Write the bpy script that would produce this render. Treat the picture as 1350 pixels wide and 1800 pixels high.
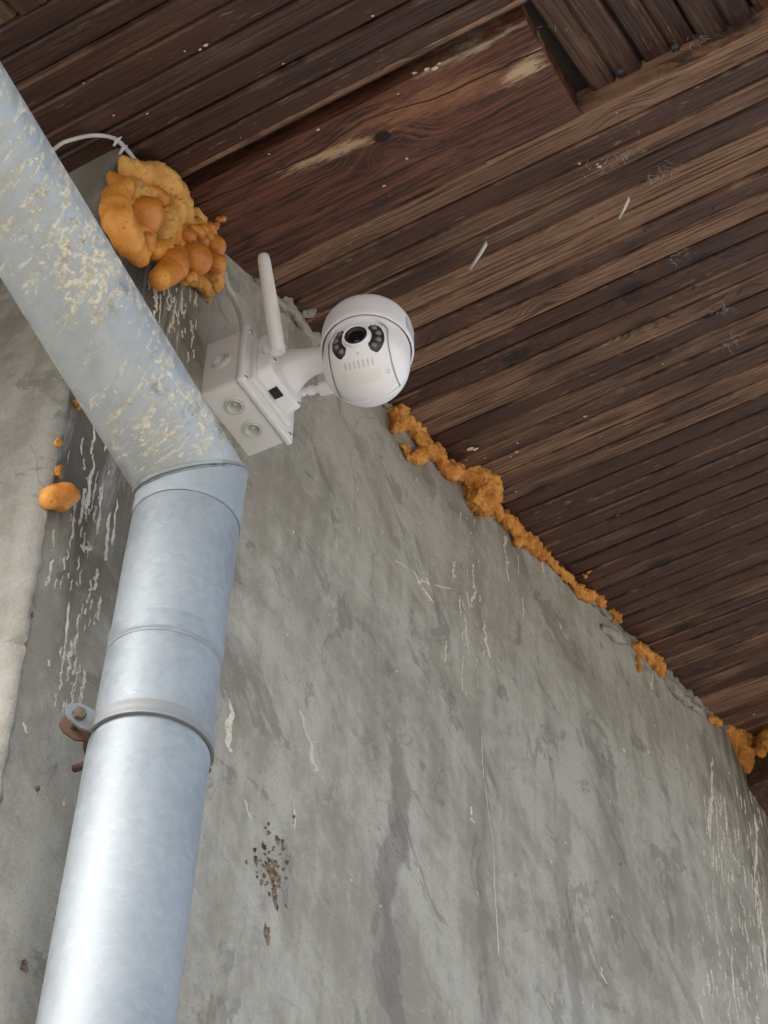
import bpy, bmesh, math, random
import numpy as np
from mathutils import Vector, Matrix, noise as mnoise

random.seed(7)
SC = bpy.context.scene
COL = SC.collection
for o in list(bpy.data.objects):
    bpy.data.objects.remove(o)

# ------------------------------------------------------------------ camera
# rows of RC are the camera's right / up / back axes in the world (X out of the gable wall, Y along it, Z up)
RC = np.array([[0.86660165, 0.49864406, 0.01885955],
               [0.37257672, -0.67172406, 0.64029163],
               [0.33194604, -0.54785115, -0.76790035]])
FPX, PCX, PCY, S = 3600.0, 675.0, 900.0, 1.25
CAM = np.array([0.81 * S, 0.0, 1.6])
cam_d = bpy.data.cameras.new('camera')
cam = bpy.data.objects.new('camera', cam_d)
COL.objects.link(cam)
m4 = Matrix([[RC[0][i], RC[1][i], RC[2][i], CAM[i]] for i in range(3)] + [[0, 0, 0, 1]])
cam.matrix_world = m4
cam_d.sensor_fit = 'HORIZONTAL'
cam_d.sensor_width = 36
cam_d.lens = FPX / 1350 * 36
cam_d.clip_start = 0.02
cam_d.clip_end = 2000
SC.camera = cam

# ------------------------------------------------------------------ light
SUN_EL, SUN_AZ = math.radians(50), math.radians(-105)     # azimuth from +X towards +Y
w = bpy.data.worlds.new('World')
SC.world = w
w.use_nodes = True
wn = w.node_tree
wn.nodes.clear()
sky = wn.nodes.new('ShaderNodeTexSky')
sky.sky_type = 'NISHITA'
sky.sun_disc = False
sky.sun_elevation = SUN_EL
sky.sun_rotation = math.pi / 2 - SUN_AZ
sky.air_density = 1.0
sky.dust_density = 4.0
sky.ozone_density = 1.0
bg = wn.nodes.new('ShaderNodeBackground')
bg.inputs['Strength'].default_value = 0.14
wo = wn.nodes.new('ShaderNodeOutputWorld')
hs = wn.nodes.new('ShaderNodeHueSaturation')          # thin overcast: the same sky with less blue
hs.inputs['Saturation'].default_value = 0.62
wn.links.new(sky.outputs[0], hs.inputs['Color'])
wn.links.new(hs.outputs[0], bg.inputs[0])
wn.links.new(bg.outputs[0], wo.inputs[0])
sun_d = bpy.data.lights.new('sun', 'SUN')
sun_d.energy = 0.55
sun_d.angle = math.radians(40)
sun_d.color = (1, .95, .86)
sun = bpy.data.objects.new('sun', sun_d)
COL.objects.link(sun)
sv = Vector((math.cos(SUN_EL) * math.cos(SUN_AZ), math.cos(SUN_EL) * math.sin(SUN_AZ), math.sin(SUN_EL)))
sun.rotation_euler = sv.to_track_quat('Z', 'Y').to_euler()
sun.location = (4, -4, 8)
SC.render.engine = 'CYCLES'
SC.view_settings.view_transform = 'Standard'
SC.view_settings.look = 'None'
SC.view_settings.gamma = 1
SC.view_settings.exposure = 1.74
SC.cycles.max_bounces = 6
SC.cycles.diffuse_bounces = 4
SC.cycles.glossy_bounces = 2

# ------------------------------------------------------------------ pixel helpers
def ray(px, py):
    return RC.T @ np.array([(px - PCX) / FPX, (PCY - py) / FPX, -1.0])
def on_x(px, py, X=0.0):                     # point of the plane X = const under a photo pixel
    d = ray(px, py); t = (X - CAM[0]) / d[0]
    return CAM + t * d, t
def at(px, py, t):
    return CAM + t * ray(px, py)
def U(x, y, z):                              # survey units -> metres
    return np.array([x * S, y * S, 1.6 + (z - 1.6) * S])
SLOPE = 0.366
TH = math.atan(SLOPE)
SP0 = U(0, 1.148, 3.615)
SN = np.array([0, -SLOPE, 1.0])
def on_s(px, py, off=0.0):                   # point of the soffit plane under a photo pixel
    d = ray(px, py); t = ((SP0 + [0, 0, off] - CAM) @ SN) / (d @ SN)
    return CAM + t * d, t
def zsof(y):
    return SP0[2] + SLOPE * (y - SP0[1])

# ------------------------------------------------------------------ object helpers
def tag(o, label, cat, group=None):
    o['label'] = label
    if cat: o['category'] = cat
    if group: o['group'] = group
    return o
def thing(name, loc, label, cat, group=None, rot=(0, 0, 0)):
    o = bpy.data.objects.new(name, None)
    COL.objects.link(o)
    o.empty_display_size = .05
    o.location = loc
    o.rotation_euler = rot
    return tag(o, label, cat, group)
def link(name, me, mat, parent=None, smooth=False):
    if mat and not me.materials: me.materials.append(mat)
    if smooth:
        for p in me.polygons: p.use_smooth = True
    o = bpy.data.objects.new(name, me)
    COL.objects.link(o)
    if parent: o.parent = parent
    return o
def root_loc(p):
    v = Vector((0, 0, 0))
    while p is not None:
        v = v + p.location
        p = p.parent
    return v
def mk(name, verts, faces, mat, parent=None, smooth=False, uv=None):
    """verts in world coordinates; made local to an unrotated parent"""
    off = root_loc(parent) if parent else Vector((0, 0, 0))
    me = bpy.data.meshes.new(name)
    me.from_pydata([tuple(Vector(tuple(map(float, v))) - off) for v in verts], [], faces)
    if uv is not None:
        l = me.uv_layers.new(name='UVMap')
        for lp in me.loops: l.data[lp.index].uv = uv[lp.vertex_index]
    me.update()
    return link(name, me, mat, parent, smooth)
def mk_bm(name, bm, mat, parent=None, smooth=False):
    off = root_loc(parent) if parent else Vector((0, 0, 0))
    bmesh.ops.translate(bm, vec=-off, verts=bm.verts)
    bmesh.ops.recalc_face_normals(bm, faces=bm.faces)
    me = bpy.data.meshes.new(name)
    bm.to_mesh(me); bm.free()
    return link(name, me, mat, parent, smooth)
def autosmooth(o, deg=35):
    me = o.data
    for p in me.polygons: p.use_smooth = True
    bm = bmesh.new(); bm.from_mesh(me)
    for e in bm.edges:
        if len(e.link_faces) == 2:
            e.smooth = e.calc_face_angle(0) < math.radians(deg)
    bm.to_mesh(me); bm.free()
    return o
def frame(d):
    d = Vector(tuple(map(float, d))).normalized()
    a = Vector((0, 0, 1)) if abs(d.z) < .9 else Vector((1, 0, 0))
    x = a.cross(d).normalized()
    return x, d.cross(x), d
def tube(pts, rad, seg=12, cap=True):
    pts = [Vector(tuple(map(float, p))) for p in pts]
    n = len(pts)
    if not hasattr(rad, '__len__'): rad = [rad] * n
    V, F = [], []
    px = None
    for i, p in enumerate(pts):
        d = (pts[min(i + 1, n - 1)] - pts[max(i - 1, 0)]).normalized()
        if px is None: x, y, _ = frame(d)
        else:
            x = (px - d * px.dot(d)).normalized(); y = d.cross(x)
        px = x
        for k in range(seg):
            a = 2 * math.pi * k / seg
            V.append(p + (x * math.cos(a) + y * math.sin(a)) * rad[i])
    for i in range(n - 1):
        for k in range(seg):
            a, b = i * seg + k, i * seg + (k + 1) % seg
            F.append((a, b, b + seg, a + seg))
    if cap:
        F.append(tuple(range(seg))[::-1]); F.append(tuple(range((n - 1) * seg, n * seg)))
    return V, F
def lathe(prof, c, axis, seg=48, close=False):
    """prof: (radius, height along axis)"""
    x, y, d = frame(axis)
    c = Vector(tuple(map(float, c)))
    V, F = [], []
    for r, h in prof:
        for k in range(seg):
            a = 2 * math.pi * k / seg
            V.append(c + d * h + (x * math.cos(a) + y * math.sin(a)) * r)
    n = len(prof)
    for i in range(n - 1 if not close else n):
        j = (i + 1) % n
        for k in range(seg):
            k2 = (k + 1) % seg
            F.append((i * seg + k, i * seg + k2, j * seg + k2, j * seg + k))
    return V, F
def bevel_box(lo, hi, bev=.003, segs=3, fn=None):
    bm = bmesh.new()
    r = bmesh.ops.create_cube(bm, size=1)
    lo, hi = Vector(tuple(map(float, lo))), Vector(tuple(map(float, hi)))
    for v in bm.verts:
        v.co = Vector([lo[i] + (v.co[i] + .5) * (hi[i] - lo[i]) for i in range(3)])
    if bev:
        bmesh.ops.bevel(bm, geom=list(bm.edges), offset=bev, segments=segs, profile=.5, affect='EDGES')
    if fn:
        for v in bm.verts: v.co = fn(v.co)
    return bm
def smooth_path(pts, n=8):
    P = [Vector(tuple(map(float, p))) for p in pts]
    P = [P[0] * 2 - P[1]] + P + [P[-1] * 2 - P[-2]]
    out = []
    for i in range(1, len(P) - 2):
        for k in range(n):
            t = k / n
            a, b, c, d = P[i - 1], P[i], P[i + 1], P[i + 2]
            out.append(.5 * ((2 * b) + (c - a) * t + (2 * a - 5 * b + 4 * c - d) * t * t + (3 * b - a - 3 * c + d) * t ** 3))
    out.append(P[-2])
    return out
def fbm(p, oct=4):
    return mnoise.fractal(Vector(tuple(map(float, p))), 1.0, 2.0, oct)

# ------------------------------------------------------------------ materials
class G:
    def __init__(s, name):
        s.m = bpy.data.materials.new(name); s.m.use_nodes = True
        s.t = s.m.node_tree
        s.b = s.t.nodes['Principled BSDF']
        s.tc = s.t.nodes.new('ShaderNodeTexCoord')
    def n(s, typ, **kw):
        nd = s.t.nodes.new('ShaderNode' + typ)
        for k, v in kw.items(): setattr(nd, k, v)
        return nd
    def put(s, sock, v):
        if v is None: return
        if hasattr(v, 'is_output') or isinstance(v, bpy.types.NodeSocket): s.t.links.new(v, sock)
        else: sock.default_value = v if not (hasattr(v, '__len__') and len(v) == 3 and len(sock.default_value) == 4) else (*v, 1)
    def map(s, vec, scale=(1, 1, 1), loc=(0, 0, 0), rot=(0, 0, 0)):
        nd = s.n('Mapping'); s.put(nd.inputs[0], vec)
        nd.inputs[1].default_value = loc; nd.inputs[2].default_value = rot; nd.inputs[3].default_value = scale
        return nd.outputs[0]
    def noise(s, vec, scale=1, detail=4, rough=.55, dist=0, lac=2):
        nd = s.n('TexNoise'); s.put(nd.inputs['Vector'], vec)
        for k, v in (('Scale', scale), ('Detail', detail), ('Roughness', rough), ('Distortion', dist), ('Lacunarity', lac)): nd.inputs[k].default_value = v
        return nd.outputs[0]
    def vor(s, vec, scale=1, feat='F1', rnd=1.0, out=0):
        nd = s.n('TexVoronoi', feature=feat); s.put(nd.inputs['Vector'], vec)
        nd.inputs['Scale'].default_value = scale; nd.inputs['Randomness'].default_value = rnd
        return nd.outputs[out]
    def ramp(s, fac, a, b, smooth=True):                # 0 below a, 1 above b
        nd = s.n('MapRange', interpolation_type='SMOOTHSTEP' if smooth else 'LINEAR')
        s.put(nd.inputs[0], fac); nd.inputs[1].default_value = a; nd.inputs[2].default_value = b
        return nd.outputs[0]
    def mix(s, fac, a, b, mode='MIX'):
        nd = s.n('Mix', data_type='RGBA', blend_type=mode)
        s.put(nd.inputs[0], fac); s.put(nd.inputs[6], a); s.put(nd.inputs[7], b)
        return nd.outputs[2]
    def math(s, op, a, b=None, c=None):
        nd = s.n('Math', operation=op)
        s.put(nd.inputs[0], a); s.put(nd.inputs[1], b); s.put(nd.inputs[2], c)
        return nd.outputs[0]
    def vadd(s, a, b):
        nd = s.n('VectorMath', operation='ADD'); s.put(nd.inputs[0], a); s.put(nd.inputs[1], b)
        return nd.outputs[0]
    def xyz(s, v):
        nd = s.n('SeparateXYZ'); s.put(nd.inputs[0], v); return nd.outputs
    def cxyz(s, x, y, z):
        nd = s.n('CombineXYZ')
        for i, q in enumerate((x, y, z)): s.put(nd.inputs[i], q)
        return nd.outputs[0]
    def bump(s, h, dist=.002, strength=1, prev=None):
        nd = s.n('Bump'); s.put(nd.inputs['Height'], h)
        nd.inputs['Distance'].default_value = dist; nd.inputs['Strength'].default_value = strength
        if prev is not None: s.put(nd.inputs['Normal'], prev)
        return nd.outputs[0]
    def out(s, color=None, rough=None, metal=None, normal=None, **kw):
        s.put(s.b.inputs['Base Color'], color); s.put(s.b.inputs['Roughness'], rough); s.put(s.b.inputs['Metallic'], metal)
        s.put(s.b.inputs['Normal'], normal)
        for k, v in kw.items(): s.put(s.b.inputs[k], v)
        return s.m

def mat_plain(name, col, rough=.5, metal=0, spec=None, dirt=0.0, grain=0.0):
    g = G(name)
    c = col
    nrm = None
    if dirt:
        k = g.noise(g.tc.outputs['Object'], 18, 5, .6)
        c = g.mix(g.math('MULTIPLY', g.ramp(k, .5, .75), dirt), col, tuple(q * .62 for q in col))
    if grain:
        nrm = g.bump(g.noise(g.tc.outputs['Object'], 700, 2), grain, .5)
    g.out(c, rough, metal, nrm)
    if spec is not None: g.b.inputs['Specular IOR Level'].default_value = spec
    return g.m

def mat_wood(name, dark=(.022, .0092, .0068), mid=(.094, .0395, .0255), worn=(.290, .168, .105), wear=.60, fleck=1.0):
    g = G(name)
    oi = g.n('ObjectInfo')
    rnd = oi.outputs['Random']
    off = g.cxyz(g.math('MULTIPLY', rnd, 37.0), g.math('MULTIPLY', rnd, 11.3), 0.0)
    v = g.vadd(g.tc.outputs['Object'], off)
    # knots bend the grain
    kv = g.map(v, (4.6, 9.5, 1))
    kcol = g.n('TexVoronoi', feature='F1'); g.put(kcol.inputs['Vector'], kv); kcol.inputs['Scale'].default_value = 1
    kd = kcol.outputs[0]
    ksel = g.ramp(g.xyz(kcol.outputs[1])[0], .30, .31)
    knot = g.math('MULTIPLY', g.math('SUBTRACT', 1, g.ramp(kd, .085, .145)), ksel)
    halo = g.math('MULTIPLY', g.math('SUBTRACT', 1, g.ramp(kd, .09, .34)), ksel)
    low = g.noise(g.map(v, (2.0, 9, 9)), 1, 3, .5)
    wy = g.math('ADD', g.xyz(v)[1], g.math('ADD', g.math('MULTIPLY', low, .03), g.math('MULTIPLY', halo, .02)))
    gv = g.cxyz(g.math('MULTIPLY', g.xyz(v)[0], 7.0), g.math('MULTIPLY', wy, 300.0), g.xyz(v)[2])
    grain = g.noise(gv, 1, 5, .72)
    rings = g.math('SINE', g.math('MULTIPLY', wy, 900.0))
    patch = g.noise(g.map(v, (2.6, 16, 16)), 1, 6, .65, .6)
    patch2 = g.noise(g.map(v, (.9, 3, 3)), 1, 3, .5)
    half = g.ramp(g.xyz(g.tc.outputs['Object'])[1], .0435, .0440)
    wn_ = g.n('TexWhiteNoise', noise_dimensions='1D'); g.put(wn_.inputs['W'], g.math('ADD', g.math('MULTIPLY', rnd, 91.0), half))
    hv = wn_.outputs[0]
    patch = g.math('ADD', patch, g.math('MULTIPLY', g.math('SUBTRACT', hv, .5), .34))
    w_ = g.math('ADD', g.math('MULTIPLY', patch, .75), g.math('ADD', g.math('MULTIPLY', rnd, .28), g.math('MULTIPLY', patch2, .25)))
    wf = g.math('MULTIPLY', g.ramp(w_, .76 - .3 * wear, 1.0 - .3 * wear), 1.0)
    c = g.mix(g.ramp(grain, .38, .62), dark, mid)
    c = g.mix(g.math('MULTIPLY', wf, g.math('ADD', .15, g.math('MULTIPLY', g.ramp(grain, .38, .60), .85))), c, worn)
    c = g.mix(g.math('MULTIPLY', g.ramp(rings, .2, 1), g.math('MULTIPLY', .18, g.ramp(low, .4, .6))), c, (.10, .055, .036))
    # reddish varnish drift
    c = g.mix(g.math('MULTIPLY', g.ramp(g.noise(g.map(v, (1.7, 7, 7), (5, 3, 0)), 1, 4, .6), .5, .72), .55), c, (.075, .031, .018))
    c = g.mix(g.math('MULTIPLY', halo, .45), c, (.035, .016, .010))
    c = g.mix(g.math('MULTIPLY', knot, .9), c, (.011, .006, .005))
    fl = g.ramp(g.noise(g.map(v, (36, 300, 300)), 1, 2, .5), .645, .70)
    fm = g.ramp(g.noise(g.map(v, (5, 14, 14), (2, 9, 0)), 1, 3), .48, .62)
    c = g.mix(g.math('MULTIPLY', g.math('MULTIPLY', fl, fm), .75 * fleck), c, (.36, .28, .19))
    oy = g.xyz(g.tc.outputs['Object'])[1]
    eb = g.math('MULTIPLY', g.ramp(oy, .0450, .0470), g.math('SUBTRACT', 1, g.ramp(oy, .0500, .0525)))
    eb = g.math('MAXIMUM', eb, g.math('SUBTRACT', 1, g.ramp(oy, .005, .009)))
    c = g.mix(g.math('MULTIPLY', g.math('MULTIPLY', eb, g.ramp(g.noise(g.map(v, (6, 3, 3), (1, 1, 0)), 1, 4, .7), .46, .62)), .6), c, worn)
    ck = g.ramp(g.noise(g.map(v, (3.2, 170, 170), (4, 2, 0)), 1, 3, .6), .60, .66)
    c = g.mix(g.math('MULTIPLY', ck, .7), c, (.012, .007, .006))
    sp = g.math('SUBTRACT', 1, g.ramp(g.vor(v, 24, 'F1'), .025, .045))
    spm = g.ramp(g.noise(v, 9, 2), .56, .6)
    c = g.mix(g.math('MULTIPLY', g.math('MULTIPLY', sp, spm), .6 * fleck), c, (.5, .46, .38))
    nb = g.bump(g.noise(g.map(v, (9, 420, 420)), 1, 3, .6), .0013, .8)
    ro = g.math('ADD', .48, g.math('MULTIPLY', wf, .28))
    g.out(c, ro, 0, nb)
    g.b.inputs['Specular IOR Level'].default_value = .35
    return g.m

def mat_beam(name):
    g = G(name)
    v = g.tc.outputs['Object']
    X, Y, Z = g.xyz(v)
    low = g.noise(g.map(v, (3.0, 12, 12)), 1, 4, .6)
    # knot in the lower face
    kx = g.math('SUBTRACT', X, .292); ky = g.math('SUBTRACT', Y, .068)
    kr = g.math('SQRT', g.math('ADD', g.math('MULTIPLY', kx, kx), g.math('MULTIPLY', g.math('MULTIPLY', ky, ky), 1.3)))
    bend = g.math('MULTIPLY', g.math('SUBTRACT', 1, g.ramp(kr, .012, .09)), .035)
    wy = g.math('ADD', Y, g.math('ADD', g.math('MULTIPLY', low, .05), bend))
    gv = g.cxyz(g.math('MULTIPLY', X, 6.0), g.math('MULTIPLY', wy, 150.0), g.math('MULTIPLY', Z, 60))
    grain = g.noise(gv, 1, 5, .6)
    rings = g.math('SINE', g.math('MULTIPLY', wy, 620.0))
    c = g.mix(g.ramp(grain, .34, .66), (.030, .0120, .0085), (.155, .058, .035))
    c = g.mix(g.math('MULTIPLY', g.ramp(rings, .1, 1), g.math('MULTIPLY', g.ramp(Y, .075, .10), .34)), c, (.030, .017, .012))
    c = g.mix(g.math('MULTIPLY', g.ramp(g.noise(g.map(v, (4, 20, 20)), 1, 5, .65), .5, .68), .6), c, (.205, .088, .053))
    c = g.mix(g.ramp(g.noise(g.map(v, (7, 26, 20), (3, 1, 0)), 1, 5, .7), .56, .7), c, (.028, .016, .013))
    # drip spots
    sp = g.math('SUBTRACT', 1, g.ramp(g.vor(g.map(v, (30, 60, 30)), 1), .16, .3))
    c = g.mix(g.math('MULTIPLY', g.math('MULTIPLY', sp, g.ramp(g.noise(v, 10, 2), .5, .56)), .6), c, (.022, .013, .011))
    # raw wood where the varnish came off: torn patches beside the crack and at the sawn end
    tn = g.noise(g.map(v, (22, 120, 60)), 1, 5, .78)
    def patch(x0, y0, rx, ry, rot, lo, hi):
        p = g.map(v, (1, 1, 1), (-x0, -y0, 0))
        a, b, _ = g.xyz(g.n('VectorRotate', rotation_type='Z_AXIS').outputs[0]) if False else g.xyz(p)
        cr, sr = math.cos(rot), math.sin(rot)
        u = g.math('ADD', g.math('MULTIPLY', a, cr / rx), g.math('MULTIPLY', b, sr / rx))
        w2 = g.math('ADD', g.math('MULTIPLY', a, -sr / ry), g.math('MULTIPLY', b, cr / ry))
        d = g.math('SQRT', g.math('ADD', g.math('MULTIPLY', u, u), g.math('MULTIPLY', w2, w2)))
        q = g.math('SUBTRACT', g.math('ADD', g.math('MULTIPLY', tn, 1.9), -.22), g.math('MULTIPLY', d, .55))
        return g.ramp(q, lo, hi)
    crk = g.math('ADD', .016, g.math('ADD', g.math('MULTIPLY', g.noise(g.cxyz(g.math('MULTIPLY', X, 9), 0, 0), 1, 3), .022), g.math('MULTIPLY', X, .055)))
    cd = g.math('ABSOLUTE', g.math('SUBTRACT', g.math('ADD', Y, g.math('MULTIPLY', bend, .7)), crk))
    c = g.mix(g.math('MULTIPLY', patch(.385, .050, .15, .030, .12, .05, .75), .9), c, (.27, .125, .063))
    c = g.mix(patch(.225, .055, .085, .012, .12, .10, .62), c, (.40, .27, .16))
    c = g.mix(patch(.500, .074, .040, .016, -.25, .10, .55), c, (.46, .34, .21))
    c = g.mix(patch(.46, .004, .08, .007, 0, .15, .7), c, (.33, .27, .2))
    c = g.mix(g.math('SUBTRACT', 1, g.ramp(kr, .010, .0145)), c, (.014, .008, .007))
    c = g.mix(g.math('SUBTRACT', 1, g.ramp(cd, .0008, .0024)), c, (.006, .004, .004))
    fl = g.ramp(g.noise(g.map(v, (60, 200, 200)), 1, 2, .5), .76, .8)
    c = g.mix(g.math('MULTIPLY', fl, .6), c, (.38, .31, .22))
    h = g.math('ADD', grain, g.math('MULTIPLY', g.ramp(cd, .0, .003), .8))
    g.out(c, .5, 0, g.bump(g.noise(g.map(v, (8, 260, 200)), 1, 3, .6), .002, .8))
    g.b.inputs['Specular IOR Level'].default_value = .3
    return g.m

def mat_rot(name):
    g = G(name); v = g.tc.outputs['Object']
    k = g.noise(v, 40, 6, .7)
    c = g.mix(g.ramp(k, .35, .7), (.03, .016, .01), (.12, .055, .026))
    c = g.mix(g.ramp(g.noise(v, 90, 5, .7), .55, .7), c, (.20, .13, .08))
    return g.out(c, .8, 0, g.bump(k, .006, 1))

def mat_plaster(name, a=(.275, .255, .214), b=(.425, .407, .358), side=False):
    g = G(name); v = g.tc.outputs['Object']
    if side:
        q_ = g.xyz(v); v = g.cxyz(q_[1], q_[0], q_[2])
    X, Y, Z = g.xyz(v)
    def rot(deg): return g.map(v, rot=(math.radians(deg), 0, 0))
    r1, r2 = rot(20), rot(38)
    cloud = g.noise(g.map(r1, (1, 3.4, 3.8)), 1, 6, .68, .8)
    run = g.noise(g.map(v, (1, 17, 1.7), (0, 7, 2)), 1, 5, .62, .2)
    mott = g.noise(g.map(v, (38, 38, 30)), 1, 6, .78)
    f = g.math('ADD', g.math('MULTIPLY', cloud, .62), g.math('ADD', g.math('MULTIPLY', run, .34), g.math('MULTIPLY', mott, .34)))
    c = g.mix(g.ramp(f, .54, .76), a, b)
    # thin finish: darker strokes, sharp on their lower side
    fn = g.noise(g.map(r2, (1, 6.5, 7.5), (0, 11, 5)), 1, 6, .70, .9)
    fk = g.math('MULTIPLY', g.ramp(fn, .55, .60), g.math('SUBTRACT', 1, g.ramp(fn, .62, .80)))
    c = g.mix(g.math('MULTIPLY', fk, .5), c, tuple(q * .55 for q in a))
    # pale laitance strokes
    pn = g.noise(g.map(r1, (1, 3.6, 8), (0, 2, 8)), 1, 5, .7, .9)
    c = g.mix(g.math('MULTIPLY', g.ramp(pn, .52, .72), .40), c, (.49, .475, .43))
    # trowel scratches
    sc_ = g.noise(g.map(r1, (1, 5, 190), (0, 5, 1)), 1, 2, .5)
    c = g.mix(g.math('MULTIPLY', g.ramp(sc_, .62, .75), g.math('MULTIPLY', g.ramp(cloud, .45, .6), .22)), c, tuple(q * .6 for q in a))
    sand = g.noise(v, 430, 2, .7)
    rb = None
    if not side:
        # old runs of coarse sand showing through the finish, going down the wall
        def band(y0, drift, wid, z1, sd):
            nz = g.n('TexNoise'); g.put(nz.inputs['Vector'], g.cxyz(sd, 0, g.math('MULTIPLY', Z, 4.2))); nz.inputs['Scale'].default_value = 1; nz.inputs['Detail'].default_value = 3
            n1, n2, _ = g.xyz(nz.outputs[1])
            d = g.math('ABSOLUTE', g.math('SUBTRACT', Y, g.math('ADD', y0, g.math('MULTIPLY', g.math('SUBTRACT', n1, .5), drift))))
            ww = g.math('MULTIPLY', g.ramp(n2, .40, .58), wid)
            m_ = g.ramp(g.math('SUBTRACT', ww, g.math('ADD', d, g.math('MULTIPLY', g.math('SUBTRACT', mott, .5), .03))), -.004, .008)
            return g.math('MULTIPLY', m_, g.math('SUBTRACT', 1, g.ramp(Z, z1 - .15, z1)))
        B1 = on_x(690, 1290)[0]
        rb = band(B1[1] - .782 * S + .004, .15, .027, B1[2] + .10, 1.7)
        b2 = band(on_x(1000, 1640)[0][1] - .782 * S, .2, .028, 3.85, 5.1)
        b3 = band(on_x(845, 1250)[0][1] - .782 * S, .10, .02, 4.15, 9.3)
        rb = g.math('MAXIMUM', rb, g.math('MULTIPLY', g.math('MAXIMUM', b2, b3), .7))
        c = g.mix(g.math('MULTIPLY', rb, .6), c, g.mix(g.ramp(sand, .38, .62), (.10, .092, .08), (.235, .222, .20)))
        # bird dirt and painted shade: brown runs in the corner behind the pipe and below the foam
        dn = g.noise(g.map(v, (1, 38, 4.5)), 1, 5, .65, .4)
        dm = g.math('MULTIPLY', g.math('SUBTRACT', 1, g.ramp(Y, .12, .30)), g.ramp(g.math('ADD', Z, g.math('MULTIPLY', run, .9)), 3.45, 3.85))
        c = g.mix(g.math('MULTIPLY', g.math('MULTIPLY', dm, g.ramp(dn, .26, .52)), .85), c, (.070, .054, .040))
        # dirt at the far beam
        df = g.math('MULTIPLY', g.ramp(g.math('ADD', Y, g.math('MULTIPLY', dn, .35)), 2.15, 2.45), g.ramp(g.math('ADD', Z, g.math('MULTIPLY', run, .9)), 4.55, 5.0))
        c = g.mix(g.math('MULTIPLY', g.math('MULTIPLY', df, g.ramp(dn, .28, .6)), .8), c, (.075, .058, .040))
    wv = g.n('TexNoise'); g.put(wv.inputs['Vector'], v); wv.inputs['Scale'].default_value = 9; wv.inputs['Detail'].default_value = 3
    cv = g.vadd(g.map(v, (0, 2.6, 1.9)), g.map(wv.outputs[1], (.28, .28, .28)))
    ce = g.n('TexVoronoi', feature='DISTANCE_TO_EDGE'); g.put(ce.inputs['Vector'], cv); ce.inputs['Scale'].default_value = 1
    hair = g.math('MULTIPLY', g.math('SUBTRACT', 1, g.ramp(ce.outputs[0], .0015, .0050)), g.ramp(cloud, .50, .58))
    c = g.mix(g.math('MULTIPLY', hair, .3), c, (.09, .08, .065))
    spk = g.math('SUBTRACT', 1, g.ramp(g.vor(v, 46, 'F1'), .04, .09))
    c = g.mix(g.math('MULTIPLY', g.math('MULTIPLY', spk, g.ramp(mott, .48, .56)), .7), c, (.06, .052, .044))
    c = g.mix(g.math('MULTIPLY', g.ramp(sand, .5, .75), .45), c, tuple(q * .5 for q in a))
    h = g.math('ADD', g.math('MULTIPLY', g.noise(v, 220, 3, .7), .5), g.noise(g.map(v, (1, 20, 45)), 1, 2, .5))
    g.out(c, .88, 0, g.bump(h, .0022, .8))
    g.b.inputs['Specular IOR Level'].default_value = .25
    return g.m

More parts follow.
